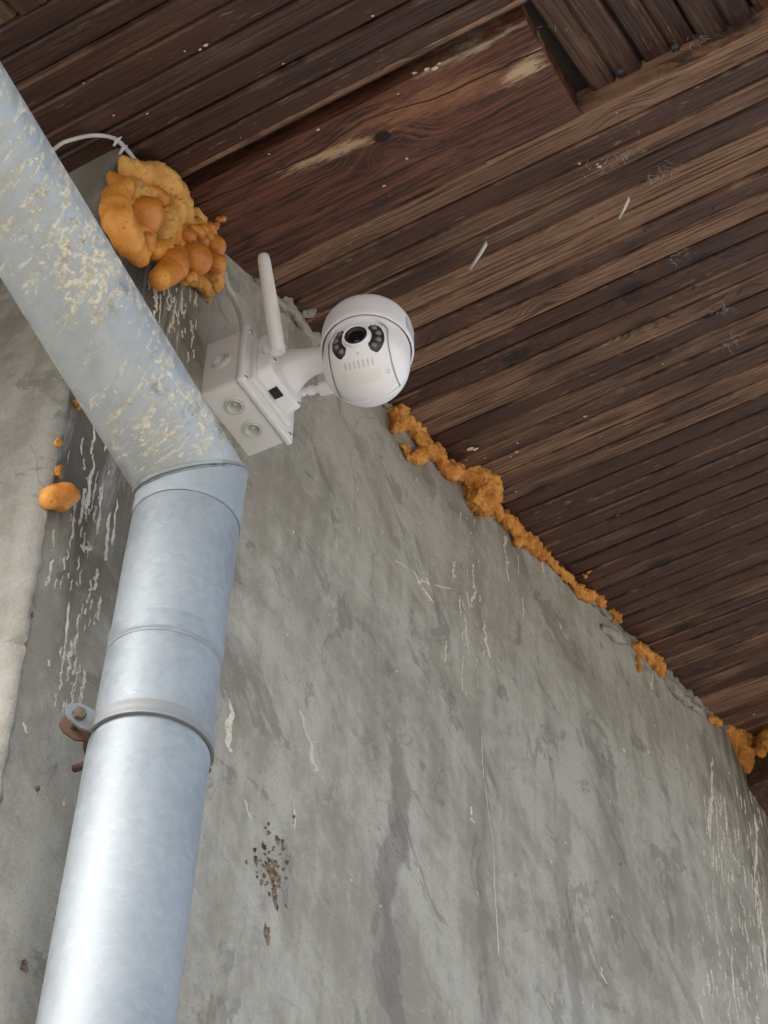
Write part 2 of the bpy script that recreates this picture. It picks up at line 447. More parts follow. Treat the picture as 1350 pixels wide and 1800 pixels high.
def mat_zinc(name, amount=0.0, bright=1.0, seed=0.0):
    g = G(name)
    uv = g.tc.outputs['UV']
    uv = g.vadd(uv, (seed, seed * 1.7, 0))
    sp = g.n('TexVoronoi', feature='F1'); g.put(sp.inputs['Vector'], g.vadd(uv, g.cxyz(g.math('MULTIPLY', g.noise(uv, 90, 2), .012), 0, 0))); sp.inputs['Scale'].default_value = 130
    spv = g.xyz(sp.outputs[1])[0]
    cl = g.noise(g.map(uv, (9, 5, 1)), 1, 6, .65, .8)
    cl2 = g.noise(g.map(uv, (26, 70, 1)), 1, 5, .7, 1.5)
    base = g.mix(g.ramp(cl, .35, .68), tuple(q * bright for q in (.285, .318, .336)), tuple(q * bright for q in (.365, .403, .422)))
    base = g.mix(g.math('MULTIPLY', g.ramp(cl2, .52, .72), .35), base, (.40, .437, .460))
    base = g.mix(g.math('MULTIPLY', spv, .14), base, (.56, .59, .62))
    # dull rubbed spots
    ds = g.ramp(g.noise(g.map(uv, (30, 20, 1), (4, 2, 0)), 1, 4, .6, .5), .68, .73)
    base = g.mix(g.math('MULTIPLY', ds, .5), base, (.27, .30, .32))
    ro = g.math('ADD', .42, g.math('ADD', g.math('MULTIPLY', cl, .22), g.math('MULTIPLY', spv, .06)))
    me = .5
    nb = g.bump(g.noise(g.map(uv, (14, 8, 1)), 1, 2, .5), .0016, .6)
    if amount > 0:
        sh = g.map(uv, (1, 1, 1), (0, 0, 0), (0, 0, -.35))
        d1 = g.noise(g.map(sh, (26, 120, 1), (3, 1, 0)), 1, 4, .62, .5)
        d2 = g.noise(g.map(uv, (8, 9, 1), (7, 1, 0)), 1, 3, .5)
        m1 = g.ramp(g.math('ADD', d1, g.math('MULTIPLY', g.math('SUBTRACT', d2, .5), .3)), .69 - .165 * amount, .79 - .165 * amount)
        d3 = g.noise(g.map(uv, (75, 95, 1), (1, 8, 0)), 1, 4, .68, .7)
        m2 = g.ramp(g.math('ADD', d3, g.math('MULTIPLY', g.math('SUBTRACT', d2, .5), .5)), .74 - .15 * amount, .77 - .15 * amount)
        film = g.ramp(g.noise(g.map(sh, (14, 34, 1), (2, 5, 0)), 1, 6, .7, 1.2), .47, .66)
        base = g.mix(g.math('MULTIPLY', film, .72 * amount), base, (.37, .36, .31))
        dropc = g.mix(g.ramp(g.noise(uv, 160, 3, .6), .38, .62), (.40, .355, .25), (.62, .59, .50))
        dropc = g.mix(g.ramp(g.noise(uv, 45, 3, .6), .6, .7), dropc, (.33, .24, .12))
        edge = g.math('MULTIPLY', g.ramp(m2, .05, .5), g.math('SUBTRACT', 1, g.ramp(m2, .5, .95)))
        base = g.mix(g.math('MULTIPLY', m1, .68), base, dropc)
        base = g.mix(g.math('MULTIPLY', m2, .85), base, dropc)
        base = g.mix(g.math('MULTIPLY', edge, .5), base, (.22, .17, .1))
        soil = g.math('SUBTRACT', 1, g.ramp(g.vor(g.vadd(uv, g.cxyz(g.math('MULTIPLY', g.noise(uv, 70, 3), .02), 0, 0)), 26), .16, .36))
        soil = g.math('MULTIPLY', soil, g.ramp(g.noise(g.map(uv, (90, 90, 1)), 1, 4, .7), .42, .6))
        base = g.mix(g.math('MULTIPLY', soil, g.math('MULTIPLY', g.ramp(d2, .45, .6), .6)), base, (.13, .11, .08))
        mm = g.math('MAXIMUM', m1, g.math('MAXIMUM', m2, g.math('MULTIPLY', film, .5 * amount)))
        me = g.math('MULTIPLY', .5, g.math('SUBTRACT', 1, g.math('MULTIPLY', mm, .95)))
        ro = g.math('ADD', ro, g.math('MULTIPLY', mm, .35))
        pass
    g.out(base, ro, me, nb)
    return g.m

def mat_foam(name, a, b, rough=.5, bumpd=.003, pores=0.0):
    g = G(name); v = g.tc.outputs['Object']
    k = g.noise(v, 26, 5, .6)
    c = g.mix(g.ramp(k, .35, .65), a, b)
    h = g.noise(v, 190, 5, .65)
    if pores:
        p = g.math('SUBTRACT', 1, g.ramp(g.vor(g.vadd(v, g.cxyz(g.math('MULTIPLY', h, .01), 0, 0)), 150), .12, .3))
        p = g.math('MULTIPLY', p, g.ramp(g.noise(v, 40, 3), .48, .6))
        c = g.mix(g.math('MULTIPLY', p, pores), c, tuple(q * .5 for q in a))
        h = g.math('SUBTRACT', h, g.math('MULTIPLY', p, .8))
    g.out(c, rough, 0, g.bump(h, bumpd, .7))
    return g.m

M = {}
M['plank'] = mat_wood('stained_plank')
M['plank_lit'] = mat_wood('lit_plank', wear=1.3)  # lighter plank copy: light on the edge batten put into the colour
M['eave'] = mat_wood('stained_eave_plank', dark=(.021, .0105, .0082), mid=(.066, .0290, .0215), worn=(.150, .088, .058), wear=.46, fleck=.55)
M['beam'] = mat_beam('old_beam')
M['rot'] = mat_rot('rotten_wood')
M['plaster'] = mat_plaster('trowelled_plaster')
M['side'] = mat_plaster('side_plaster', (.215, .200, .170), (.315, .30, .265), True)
M['mortar'] = mat_plaster('mortar', (.19, .173, .146), (.33, .31, .275), True)
M['zinc_up'] = mat_zinc('galvanised_fouled', 1.0, 1.10)
M['zinc_mid'] = mat_zinc('galvanised_collar', .35, 1.0, 3.3)
M['zinc'] = mat_zinc('galvanised', 0.0, .82, 1.1)
M['zinc_ring'] = mat_plain('zinc_strap', (.24, .25, .25), .55, .35, dirt=.6)
M['rust'] = mat_plain('rusty_strap', (.135, .072, .048), .85, .1, dirt=.8)
M['bolt'] = mat_plain('rusty_bolt', (.15, .11, .08), .65, .4, dirt=.8)
M['white'] = mat_plain('white_plastic', (.83, .81, .83), .34, dirt=.06)
M['white2'] = mat_plain('ivory_plastic', (.80, .775, .765), .42, dirt=.1)
M['box'] = mat_plain('grey_white_plastic', (.70, .69, .68), .48, dirt=.12, grain=.0002)
M['rubber'] = mat_plain('grey_rubber', (.60, .60, .575), .55, dirt=.15)
M['black'] = mat_plain('black_plastic', (.012, .012, .014), .4)
M['glass'] = mat_plain('lens_glass', (.006, .006, .009), .05, spec=.9)
M['led'] = mat_plain('led_clear', (.17, .165, .17), .08, .2)
M['ledwin'] = mat_plain('led_window', (.035, .033, .036), .2)
M['steel'] = mat_plain('screw_steel', (.62, .63, .65), .25, .9)
M['label'] = mat_plain('cream_label', (.77, .765, .71), .45)
M['greylabel'] = mat_plain('grey_label', (.52, .53, .53), .5)
M['slot'] = mat_plain('vent_slot', (.58, .57, .58), .6)
M['cable'] = mat_plain('white_cable', (.60, .58, .57), .5, dirt=.3)
M['nail'] = mat_plain('nail_head', (.07, .07, .075), .5, .6, dirt=.5)
M['foam_smooth'] = mat_foam('foam_skin', (.56, .20, .026), (.74, .32, .055), .42, .0022, .35)
M['foam_dark'] = mat_foam('foam_bulb', (.48, .155, .020), (.62, .235, .036), .34, .0018, .25)
M['foam_cut'] = mat_foam('foam_cut', (.64, .29, .055), (.76, .42, .12), .75, .004, .6)
M['foam_old'] = mat_foam('foam_old', (.50, .185, .03), (.72, .33, .07), .72, .004, .55)
g = G('dropping'); v = g.tc.outputs['Object']
M['dropping'] = g.out(g.mix(g.ramp(g.noise(v, 120, 4, .7), .36, .56), (.38, .34, .27), (.68, .635, .52)), .85, 0, g.bump(g.noise(v, 260, 3), .0008, .7))
M['scuff'] = mat_plain('pale_scuff', (.52, .505, .46), .85, dirt=.3)
g = G('exposed_brick'); v = g.tc.outputs['Object']
k = g.noise(v, 150, 4, .7)
M['brickbit'] = g.out(g.mix(g.ramp(k, .38, .60), (.075, .046, .030), (.30, .225, .155)), .9, 0, g.bump(k, .003, 1))
M['web'] = mat_plain('cobweb', (.50, .48, .48), .9)
M['flake'] = mat_plain('pale_flake', (.62, .58, .56), .7)
M['chip'] = mat_plain('pale_chip', (.58, .50, .36), .8, dirt=.4)

# ------------------------------------------------------------------ ground
g = G('yard_ground'); v = g.tc.outputs['Object']
gc = g.mix(g.ramp(g.noise(v, .5, 5, .6), .42, .58), (.43, .405, .365), (.31, .295, .245))
gc = g.mix(g.math('MULTIPLY', g.ramp(g.noise(v, 12, 5, .7), .45, .7), .5), gc, (.50, .48, .43))
g.out(gc, .95, 0, g.bump(g.noise(v, 25, 5, .7), .02, .8))
gv = [(-400, -400, 0), (400, -400, 0), (400, 400, 0), (-400, 400, 0)]
go = mk('ground', gv, [(0, 1, 2, 3)], g.m); go['kind'] = 'structure'

# ------------------------------------------------------------------ walls
YC = 0.782 * S                                # the building's corner
def relief(y, z):
    p = (0, y * 5.0 + z * 1.2, z * 8.0 - y * 2)
    a = fbm(p, 4) * .0016
    b = fbm((3, y * 1.6, z * 2.2), 3) * .0035
    return a + b
def corner_y(z):
    return YC + max(0.0, 3.44 - z) * .055 + fbm((z * 3, 2, 0), 4) * .0022 + fbm((z * 38, 7, 0), 3) * .0016
ys = list(np.arange(0, 2.55, .0125)) + [2.7, 3.0, 3.6, 4.6, 6.0, 8.0]
NZ = 190
V, F = [], []
zs_frac = [0.0, .2, .4] + list(np.linspace(.5, 1.0, NZ))
for i, dy in enumerate(ys):
    ybase = YC + dy
    zt = zsof(ybase) + .004
    for q in zs_frac:
        z = zt * q
        y = (ybase + (corner_y(z) - YC) * max(0.0, 1 - dy / .5)) if i else corner_y(z)
        V.append((relief(y, z), y, z))
nz = len(zs_frac)
for i in range(len(ys) - 1):
    for k in range(nz - 1):
        a = i * nz + k
        F.append((a, a + nz, a + nz + 1, a + 1))
wall = thing('gable_wall', (0, YC, 0), 'grey trowelled plaster gable wall behind the camera box, streaked with white droppings', 'wall')
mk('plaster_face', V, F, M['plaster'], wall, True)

# side wall, round the corner: its plaster laps the corner with a torn edge
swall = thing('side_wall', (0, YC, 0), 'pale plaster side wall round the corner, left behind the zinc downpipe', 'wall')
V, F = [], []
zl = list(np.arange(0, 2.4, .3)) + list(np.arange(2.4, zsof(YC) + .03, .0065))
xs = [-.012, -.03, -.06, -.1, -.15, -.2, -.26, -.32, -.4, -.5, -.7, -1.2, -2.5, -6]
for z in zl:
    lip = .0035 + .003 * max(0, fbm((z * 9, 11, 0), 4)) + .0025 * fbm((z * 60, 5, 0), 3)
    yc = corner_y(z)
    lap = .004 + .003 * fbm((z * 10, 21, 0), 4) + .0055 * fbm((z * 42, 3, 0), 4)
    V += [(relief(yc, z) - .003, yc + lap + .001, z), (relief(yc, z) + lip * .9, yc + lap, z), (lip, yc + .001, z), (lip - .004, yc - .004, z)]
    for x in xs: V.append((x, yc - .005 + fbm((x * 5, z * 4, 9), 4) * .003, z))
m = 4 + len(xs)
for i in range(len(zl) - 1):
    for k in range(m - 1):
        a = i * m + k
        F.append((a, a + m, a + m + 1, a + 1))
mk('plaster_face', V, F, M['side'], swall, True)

# ragged mortar bedding along the joint under the boards
def lumpy_strip(name, pts, radii, mat, parent, seed, amp=.45, flat=1.0):
    P = smooth_path(pts, 10)
    n = len(P)
    R = [np.interp(i / (n - 1), np.linspace(0, 1, len(radii)), radii) for i in range(n)]
    V, F = tube(P, R, 14)
    for v in V:
        q = v * 60
        v += Vector((fbm((q.x, q.y, q.z + seed)), fbm((q.y, q.z, q.x + seed)), fbm((q.z, q.x, q.y + seed)))) * (amp * float(np.mean(radii)))
    return mk(name, V, F, mat, parent, True)
jp = []
for y in np.arange(1.03 * S, 3.3, .035):
    jp.append((.000 + .003 * fbm((y * 9, 0, 0)), y, zsof(y) - .004 + .004 * fbm((y * 12, 4, 0))))
lumpy_strip('mortar_bed', jp, [.007 + .005 * fbm((i * .9, 1, 1)) for i in range(len(jp))], M['mortar'], wall, 3, 1.0)
lumpy_strip('mortar_lump', [on_x(485, 508, .006)[0], on_x(505, 533, .010)[0], on_x(520, 556, .008)[0], on_x(537, 577, .008)[0]], [.005, .009, .008, .005], M['mortar'], wall, 8, .6)
lumpy_strip('mortar_lump', [on_x(1058, 1100, .004)[0], on_x(1082, 1118, .008)[0], on_x(1104, 1130, .004)[0]], [.004, .012, .004], M['mortar'], wall, 12, .8)
lumpy_strip('mortar_lump', [on_x(1165, 1185, .004)[0], on_x(1182, 1208, .008)[0], on_x(1205, 1232, .006)[0], on_x(1235, 1255, .004)[0]], [.006, .011, .009, .005], M['mortar'], wall, 15, .9)
# smear of mortar on the boards beside the camera arm
sm = [on_s(q[0], q[1], -.004)[0] for q in ((528, 560), (538, 552), (548, 548), (554, 545))]
lumpy_strip('mortar_smear', sm, [.004, .006, .005, .002], M['mortar'], wall, 17, .9)

# ------------------------------------------------------------------ droppings, scuffs and chips on the walls
def streak_geo(p0, p1, w0, w1, X, seed, V, F, n=7, thick=.0012):
    """tapered ragged run on the plane X, from p0 to p1 (world y,z), pillow-shaped"""
    base = len(V)
    p0, p1 = np.array(p0), np.array(p1)
    L = np.linalg.norm(p1 - p0) + 1e-9
    d = (p1 - p0) / L; s = np.array([-d[1], d[0]])
    for i in range(n):
        t = i / (n - 1)
        wd = (w0 + (w1 - w0) * t) * max(.12, 1 + .55 * fbm((t * 4 + seed, seed * 3.1, 0)) + .6 * fbm((t * 13 + seed, seed * 2.3, 5), 2))
        if i == 0: wd *= .25
        if i == n - 1: wd *= .35
        c = p0 + d * L * t + s * fbm((t * 2.5, seed * 1.7, 4)) * max(w0, w1) * 1.1
        rx = relief(c[0], c[1]) if X is None else X
        a, b = c - s * wd / 2, c + s * wd / 2
        V += [(rx + .0002, a[0], a[1]), (rx + thick, c[0], c[1]), (rx + .0002, b[0], b[1])]
    for i in range(n - 1):
        q = base + i * 3
        F += [(q, q + 1, q + 4, q + 3), (q + 1, q + 2, q + 5, q + 4)]
def yz(px, py):
    p, _ = on_x(px, py)
    return p[1], p[2]
DV, DF, SV, SF = [], [], [], []
def drip(x0, y0, x1, y1, w0, w1=None, scuff=False):
    t = on_x(x0, y0)[1]
    k = t / FPX * 2.0
    (V, F) = (SV, SF) if scuff else (DV, DF)
    streak_geo(yz(x0, y0), yz(x1, y1), w0 * k, (w1 or w0) * k, None, x0 * .37 + y0 * .11, V, F, n=16 if abs(y1 - y0) > 30 else 7)
for a in [(742, 1010, 747, 1048, 4, 13), (718, 1000, 738, 1022, 2), (762, 1030, 790, 1035, 1.5), (890, 940, 891, 985, 5, 4), (893, 985, 890, 1016, 3, 5),
          (911, 975, 912, 1015, 2), (799, 985, 797, 1012, 3, 4), (801, 1010, 796, 1012, 3), (832, 990, 834, 1035, 3), (836, 1030, 830, 1070, 3), (822, 1040, 826, 1075, 3),
          (808, 1045, 806, 1085, 2, 3), (815, 1080, 822, 1150, 2, 3), (850, 1090, 852, 1125, 2, 3), (852, 1120, 857, 1153, 4, 5), (784, 1125, 782, 1165, 2), (918, 1050, 919, 1085, 2),
          (954, 985, 955, 1005, 3), (984, 1095, 987, 1106, 3), (1146, 1185, 1144, 1215, 3, 4), (404, 1230, 402, 1320, 6, 10), (812, 1150, 812, 1215, 1.5), (845, 1290, 850, 1370, 1.2),
          (1096, 1314, 1101, 1325, 5), (513, 1410, 516, 1460, 3, 2), (828, 1418, 827, 1445, 3), (828, 1440, 833, 1445, 3),
          (1248, 1370, 1249, 1480, 5, 6), (1252, 1330, 1250, 1375, 3, 4), (1275, 1400, 1280, 1470, 3, 4), (1279, 1470, 1285, 1500, 2, 3), (1258, 1400, 1262, 1480, 2),
          (1325, 1430, 1328, 1560, 6, 5), (1328, 1560, 1336, 1640, 4, 3), (1338, 1600, 1346, 1720, 4, 3), (1343, 1640, 1350, 1740, 3), (1285, 1660, 1296, 1790, 2.5, 4), (1289, 1500, 1302, 1535, 4, 3), (1307, 1520, 1312, 1560, 3),
          (1238, 1400, 1240, 1432, 2), (1310, 1620, 1316, 1660, 3), (1337, 1690, 1344, 1730, 4), (1314, 1680, 1312, 1715, 2), (1330, 1560, 1333, 1590, 6)]:
    drip(*a)
rs = random.Random(3)
for k in range(120):                     # under the eave at the far beam
    x = rs.uniform(1232, 1345); y = rs.uniform(1380, 1790)
    l = rs.uniform(4, 34); drip(x, y, x + l * .1, y + l, rs.uniform(1, 3.4))
for k in range(34):                     # below the foam bead
    x = rs.gauss(828, 14); y = rs.uniform(900, 1230)
    l = rs.uniform(3, 18); drip(x, y, x + l * .05, y + l, rs.uniform(.8, 2.0))
for k in range(46):                     # scattered
    x = rs.uniform(440, 1300); y = rs.uniform(max(760, x + 60), 1780)
    l = rs.uniform(2, 7); drip(x, y, x + rs.uniform(-2, 2), y + l, rs.uniform(1, 2.2))
for a in [(148, 860, 138, 925, 4, 3), (160, 800, 150, 900, 3, 5), (131, 880, 122, 965, 2, 3), (178, 870, 168, 945, 3), (193, 900, 183, 985, 3, 4), (152, 950, 150, 975, 5, 9), (204, 880, 196, 960, 2, 3),
          (120, 1060, 112, 1175, 4, 3), (140, 1080, 130, 1150, 3), (170, 1000, 165, 1040, 4), (125, 1125, 118, 1190, 5, 3), (92, 985, 80, 1030, 2, 4), (150, 1180, 138, 1240, 4), (168, 740, 156, 800, 3),
          (143, 770, 138, 800, 2), (108, 1190, 104, 1215, 3), (74, 1385, 70, 1400, 5), (40, 1270, 46, 1290, 4), (112, 1405, 112, 1420, 3), (176, 1050, 170, 1090, 3), (156, 1040, 150, 1062, 2)]:
    drip(*a)
for k in range(60):
    t = rs.random(); x = rs.gauss(160 - 45 * t, 22); y = 760 + 480 * t
    l = rs.uniform(4, 30); drip(x, y, x - l * .16, y + l, rs.uniform(1, 2.8))
for k in range(60):                     # dark corner under the big foam
    x = rs.uniform(255, 350); y = rs.uniform(490, 640)
    if (y - 480) > 1.72 * (x - 240): continue
    l = rs.uniform(6, 34); drip(x, y, x - l * .1, y + l, rs.uniform(1, 3.2))
o = mk('dropping_streaks', DV, DF, M['dropping'], wall, True); o['kind'] = 'stuff'
for a in [(530, 1248, 553, 1345, 4, 6), (553, 1338, 557, 1358, 7, 6), (866, 1480, 877, 1678, 1, 2), (850, 1370, 866, 1480, .7, 1), (690, 985, 715, 1000, 2), (1055, 1700, 1066, 1730, 6, 3), (430, 1405, 440, 1440, 3)]:
    drip(*a, scuff=True)
o = mk('scuff_marks', SV, SF, M['scuff'], wall, True); o['kind'] = 'stuff'

# knocked-out spots where the plaster came off
def chip(px, py, rx, ry, rot, seed, n=26):
    t = on_x(px, py)[1]; k = t / FPX
    y0, z0 = yz(px, py)
    V, F = [(relief(y0, z0) - .0012, y0, z0)], []
    rings = 4
    for j in range(1, rings + 1):
        for i in range(n):
            a = 2 * math.pi * i / n
            r = j / rings * max(.25, 1 + .8 * fbm((math.cos(a) * 1.9 + seed, math.sin(a) * 1.9, seed)) + .6 * fbm((math.cos(a) * 6 + seed, math.sin(a) * 6, 1)))
            u, w2 = rx * k * r * math.cos(a), ry * k * r * math.sin(a)
            y = y0 + u * math.cos(rot) - w2 * math.sin(rot); z = z0 + u * math.sin(rot) + w2 * math.cos(rot)
            h = .0006 if j == rings else .0012 + .0035 * abs(fbm((y * 160, z * 160, seed), 3))
            V.append((relief(y, z) + h, y, z))
    for i in range(n): F.append((0, 1 + i, 1 + (i + 1) % n))
    for j in range(rings - 1):
        for i in range(n):
            a = 1 + j * n + i; b = 1 + j * n + (i + 1) % n
            F.append((a, a + n, b + n, b))
    mk('chipped_spot', V, F, M['brickbit'], wall, True)
for a in [(476, 1530, 17, 20, .2, 1), (480, 1574, 9, 20, .2, 2), (467, 1641, 9, 18, .2, 3), (486, 1478, 6, 8, 0, 4), (449, 1515, 5, 8, .3, 5), (462, 1488, 4, 7, .4, 6), (502, 1517, 5, 5, 0, 7), (495, 1492, 4, 7, 0, 8), (447, 1495, 3, 4, 0, 9), (470, 1465, 3, 5, 0, 10), (458, 1552, 4, 6, 0, 11),
          (487, 1545, 6, 7, 0, 12), (463, 1540, 4, 5, 0, 13), (514, 1437, 3, 4, 0, 14), (40, 1698, 9, 12, 0, 15), (64, 1385, 4, 6, 0, 16), (56, 1082, 3, 8, 0, 17), (1090, 1520, 4, 2, .8, 18)]:
    chip(*a)
for k in range(34):
    chip(rs.gauss(474, 17), rs.gauss(1518, 32), rs.uniform(1.2, 3.2), rs.uniform(1.5, 4.5), rs.uniform(-.5, .8), 30 + k * 1.3, 12)

# ------------------------------------------------------------------ soffit boards (one sloping plane)
PW = 0.0672 * S / math.cos(TH)                 # cover width of a board along the slope
def plank_mesh(name, length, width, var):
    w_ = width
    r = random.Random(var)
    gpos = w_ * (.465 + .05 * r.random())
    d = .0060 + .0015 * r.random()
    prof = [(.0020, .014), (.0020, .007), (.0040, .0020), (.0072, 0), (gpos - .0058, 0), (gpos - .0030, .0016), (gpos - .0018, d), (gpos + .0006, d), (gpos + .0020, .0018), (gpos + .0050, -.0004), (gpos + .0085, .0006), (w_ - .0055, .0002), (w_ - .0024, .0030), (w_ - .0016, .014)]
    n = len(prof)
    V = [(0, y, z) for y, z in prof] + [(length, y, z) for y, z in prof]
    F = [(i, i + 1, n + i + 1, n + i) for i in range(n - 1)] + [tuple(range(n)), tuple(range(2 * n - 1, n - 1, -1))]
    me = bpy.data.meshes.new(name)
    me.from_pydata(V, [], F); me.update()
    bm = bmesh.new(); bm.from_mesh(me); bmesh.ops.recalc_face_normals(bm, faces=bm.faces); bm.to_mesh(me); bm.free()
    return me
def slope_y(Y): return (Y - SP0[1]) / math.cos(TH)
sof = thing('soffit', tuple(SP0), 'dark stained beadboard soffit of long narrow boards over the gable wall', 'soffit', rot=(TH, 0, 0))
LEN = .97
variants = [plank_mesh('plank', LEN, PW, k) for k in range(6)]
for me in variants: me.materials.append(M['plank'])
rp = random.Random(21)
y = slope_y(1.0295 * S)
i = 0
while y < slope_y(3.45 * S):
    o = bpy.data.objects.new('plank', variants[i % 6])
    COL.objects.link(o); o.parent = sof
    o.location = (-.03, y, rp.uniform(-.0012, .0012))
    o.rotation_euler = (rp.uniform(-.018, .018), rp.uniform(-.001, .001), 0)
    y += PW; i += 1
bm = bevel_box((.38, slope_y(1.0285 * S), .0006), (.94, slope_y(1.0285 * S) + .016, .044), .0015, 2)
me = bpy.data.meshes.new('edge_batten'); bm.to_mesh(me); bm.free()
link('edge_batten', me, M['plank_lit'], sof)
# nails
def nail(px, py, par, r=.0042, off=0.0):
    p, _ = on_s(px, py, off)
    q = Matrix.Rotation(-TH, 3, 'X') @ (Vector(tuple(p)) - Vector(tuple(SP0)))
    V, F = lathe([(0.0001, -.0022), (r * .6, -.0020), (r, -.0010), (r, .004)], (0, 0, 0), (0, 0, 1), 12)
    me = bpy.data.meshes.new('nail'); me.from_pydata([tuple(v) for v in V], [], F); me.update()
    o = link('nail', me, M['nail'], par, True); o.location = (q.x, q.y, off * .94 - .0003)
for q in [(1137, 404), (1256, 366), (1222, 506), (1085, 905)]: nail(*q, sof)

# eave boards left of the beam
eav = thing('eave_soffit', tuple(SP0), 'dark eave soffit boards between the wall beam and the eave', 'soffit', rot=(TH, 0, 0))
ey0, ey1 = slope_y(.585 * S), slope_y(.8535 * S)
ne = 4
EW = (ey1 - ey0) / ne
ev = [plank_mesh('plank', .445 * S + 1.2, EW, 40 + k) for k in range(4)]
for k in range(ne):
    ev[k].materials.append(M['eave'])
    o = bpy.data.objects.new('plank', ev[k]); COL.objects.link(o); o.parent = eav
    o.location = (-1.2, ey0 + k * EW, rp.uniform(-.001, .001) - (.003 if k == 3 else 0))
    o.rotation_euler = (rp.uniform(-.03, .03), 0, 0)
# rounded bead along the edge beside the beam
bd = []
for x in np.linspace(-1.0, .445 * S, 30): bd.append((x, ey1 - .012 + .001 * fbm((x * 4, 0, 0)), -.003))
V, F = tube(bd, .0042, 8)
me = bpy.data.meshes.new('bead_strip'); me.from_pydata([tuple(v) for v in V], [], F); me.update()
link('bead_strip', me, M['plank'], eav, True)
# cross boards: beyond the beam's end and along the eave
def cross(x0, x1, ya, yb, wid, mat, par, zoff, seed):
    r = random.Random(seed)
    x = x0; i = 0
    ms = [plank_mesh('cross_board', yb - ya, wid, seed + k) for k in range(3)]
    for me in ms: me.materials.append(mat)
    while x < x1:
        o = bpy.data.objects.new('cross_board', ms[i % 3]); COL.objects.link(o); o.parent = par
        o.location = (x + wid, ya, zoff + r.uniform(-.001, .001)); o.rotation_euler = (r.uniform(-.01, .01) * 0, r.uniform(-.012, .012), math.pi / 2)
        x += wid; i += 1
end = thing('end_soffit', tuple(SP0), 'short cross boards of the soffit beyond the sawn beam end', 'soffit', rot=(TH, 0, 0))
cx0 = .438 * S
cross(cx0, .78 * S, slope_y(.30 * S), slope_y(1.06 * S), .0635 * S, M['eave'], end, .028, 70)
for q in [(1090, 128), (1187, 85), (1274, 50)]: nail(*q, end, .0062, .030)
cross(-1.2, .44 * S, slope_y(.28 * S), ey0 - .002, .066 * S, M['eave'], eav, .003, 90)

# roof over it all
rf = thing('roof', tuple(SP0), 'sloping roof deck lying over the soffit boards', 'roof', rot=(TH, 0, 0))
bm = bevel_box((-6, slope_y(.27 * S), .046), (.80 * S, slope_y(8.0), .12), 0)
off = root_loc(rf)
me = bpy.data.meshes.new('deck'); bm.to_mesh(me); bm.free()
link('deck', me, mat_plain('roof_deck', (.02, .015, .012), .9), rf)
bm = bevel_box((.772 * S, slope_y(.27 * S), -.06), (.797 * S, slope_y(8.0), .14), .003)
me = bpy.data.meshes.new('barge_board'); bm.to_mesh(me); bm.free()
link('barge_board', me, M['plank'], rf)
bm = bevel_box((-6, slope_y(.255 * S), -.05), (.797 * S, slope_y(.269 * S), .13), .003)
me = bpy.data.meshes.new('fascia'); bm.to_mesh(me); bm.free()
link('fascia', me, M['plank'], rf)

# ------------------------------------------------------------------ beams
bx = thing('wall_plate_beam', tuple(U(0, .873, 0)[:2]) + (float(zsof(.873 * S)),), 'thick weathered red brown beam sawn off short, running out of the orange foam', 'beam', rot=(TH, 0, 0))
bw = (1.0265 - .873) * S / math.cos(TH)
def beam_mesh(length, wid, hgt, seed):
    bm = bmesh.new()
    nx, ny = 44, 12
    rr = random.Random(seed)
    grid = []
    for i in range(nx + 1):
        x = -.35 + (length + .35) * i / nx
        row = []
        ring = []
        for j in range(ny + 1): ring.append((wid * j / ny, 0))
        for j in range(1, 6): ring.append((wid, hgt * j / 5))
        for j in range(1, ny + 1): ring.append((wid - wid * j / ny, hgt))
        for j in range(1, 5): ring.append((0, hgt - hgt * j / 5))
        for (yy, zz) in ring:
            dz = .0016 * fbm((x * 5, yy * 30, seed)); dy = .0022 * fbm((x * 6, zz * 20 + 5, seed))
            ex = 0
            if i == nx: ex = .012 * (yy / wid - .5) * -1 + .004 * fbm((yy * 60, zz * 60, 3), 3)
            rnd_ = .004 if (yy in (0, wid) and zz == 0) else 0
            row.append(bm.verts.new((x + ex, yy + dy, zz + dz + rnd_)))
        grid.append(row)
    n = len(grid[0])
    for i in range(nx):
        for j in range(n):
            bm.faces.new((grid[i][j], grid[i][(j + 1) % n], grid[i + 1][(j + 1) % n], grid[i + 1][j]))
    bm.faces.new(grid[-1]); bm.faces.new(grid[0][::-1])
    bmesh.ops.recalc_face_normals(bm, faces=bm.faces)
    me = bpy.data.meshes.new('timber'); bm.to_mesh(me); bm.free()
    return me
o = link('timber', beam_mesh(.427 * S, bw, .10, 1), M['beam'], bx)
autosmooth(o, 40)
o.location = (0, 0, -.004)
b2 = thing('purlin_beam', (0, 2.585 * S, float(U(0, 0, 4.035)[2])), 'rotten brown purlin end under orange foam at the far end of the joint', 'beam')
o = link('timber', beam_mesh(.75, .16, .19, 5), M['rot'], b2); autosmooth(o, 40)

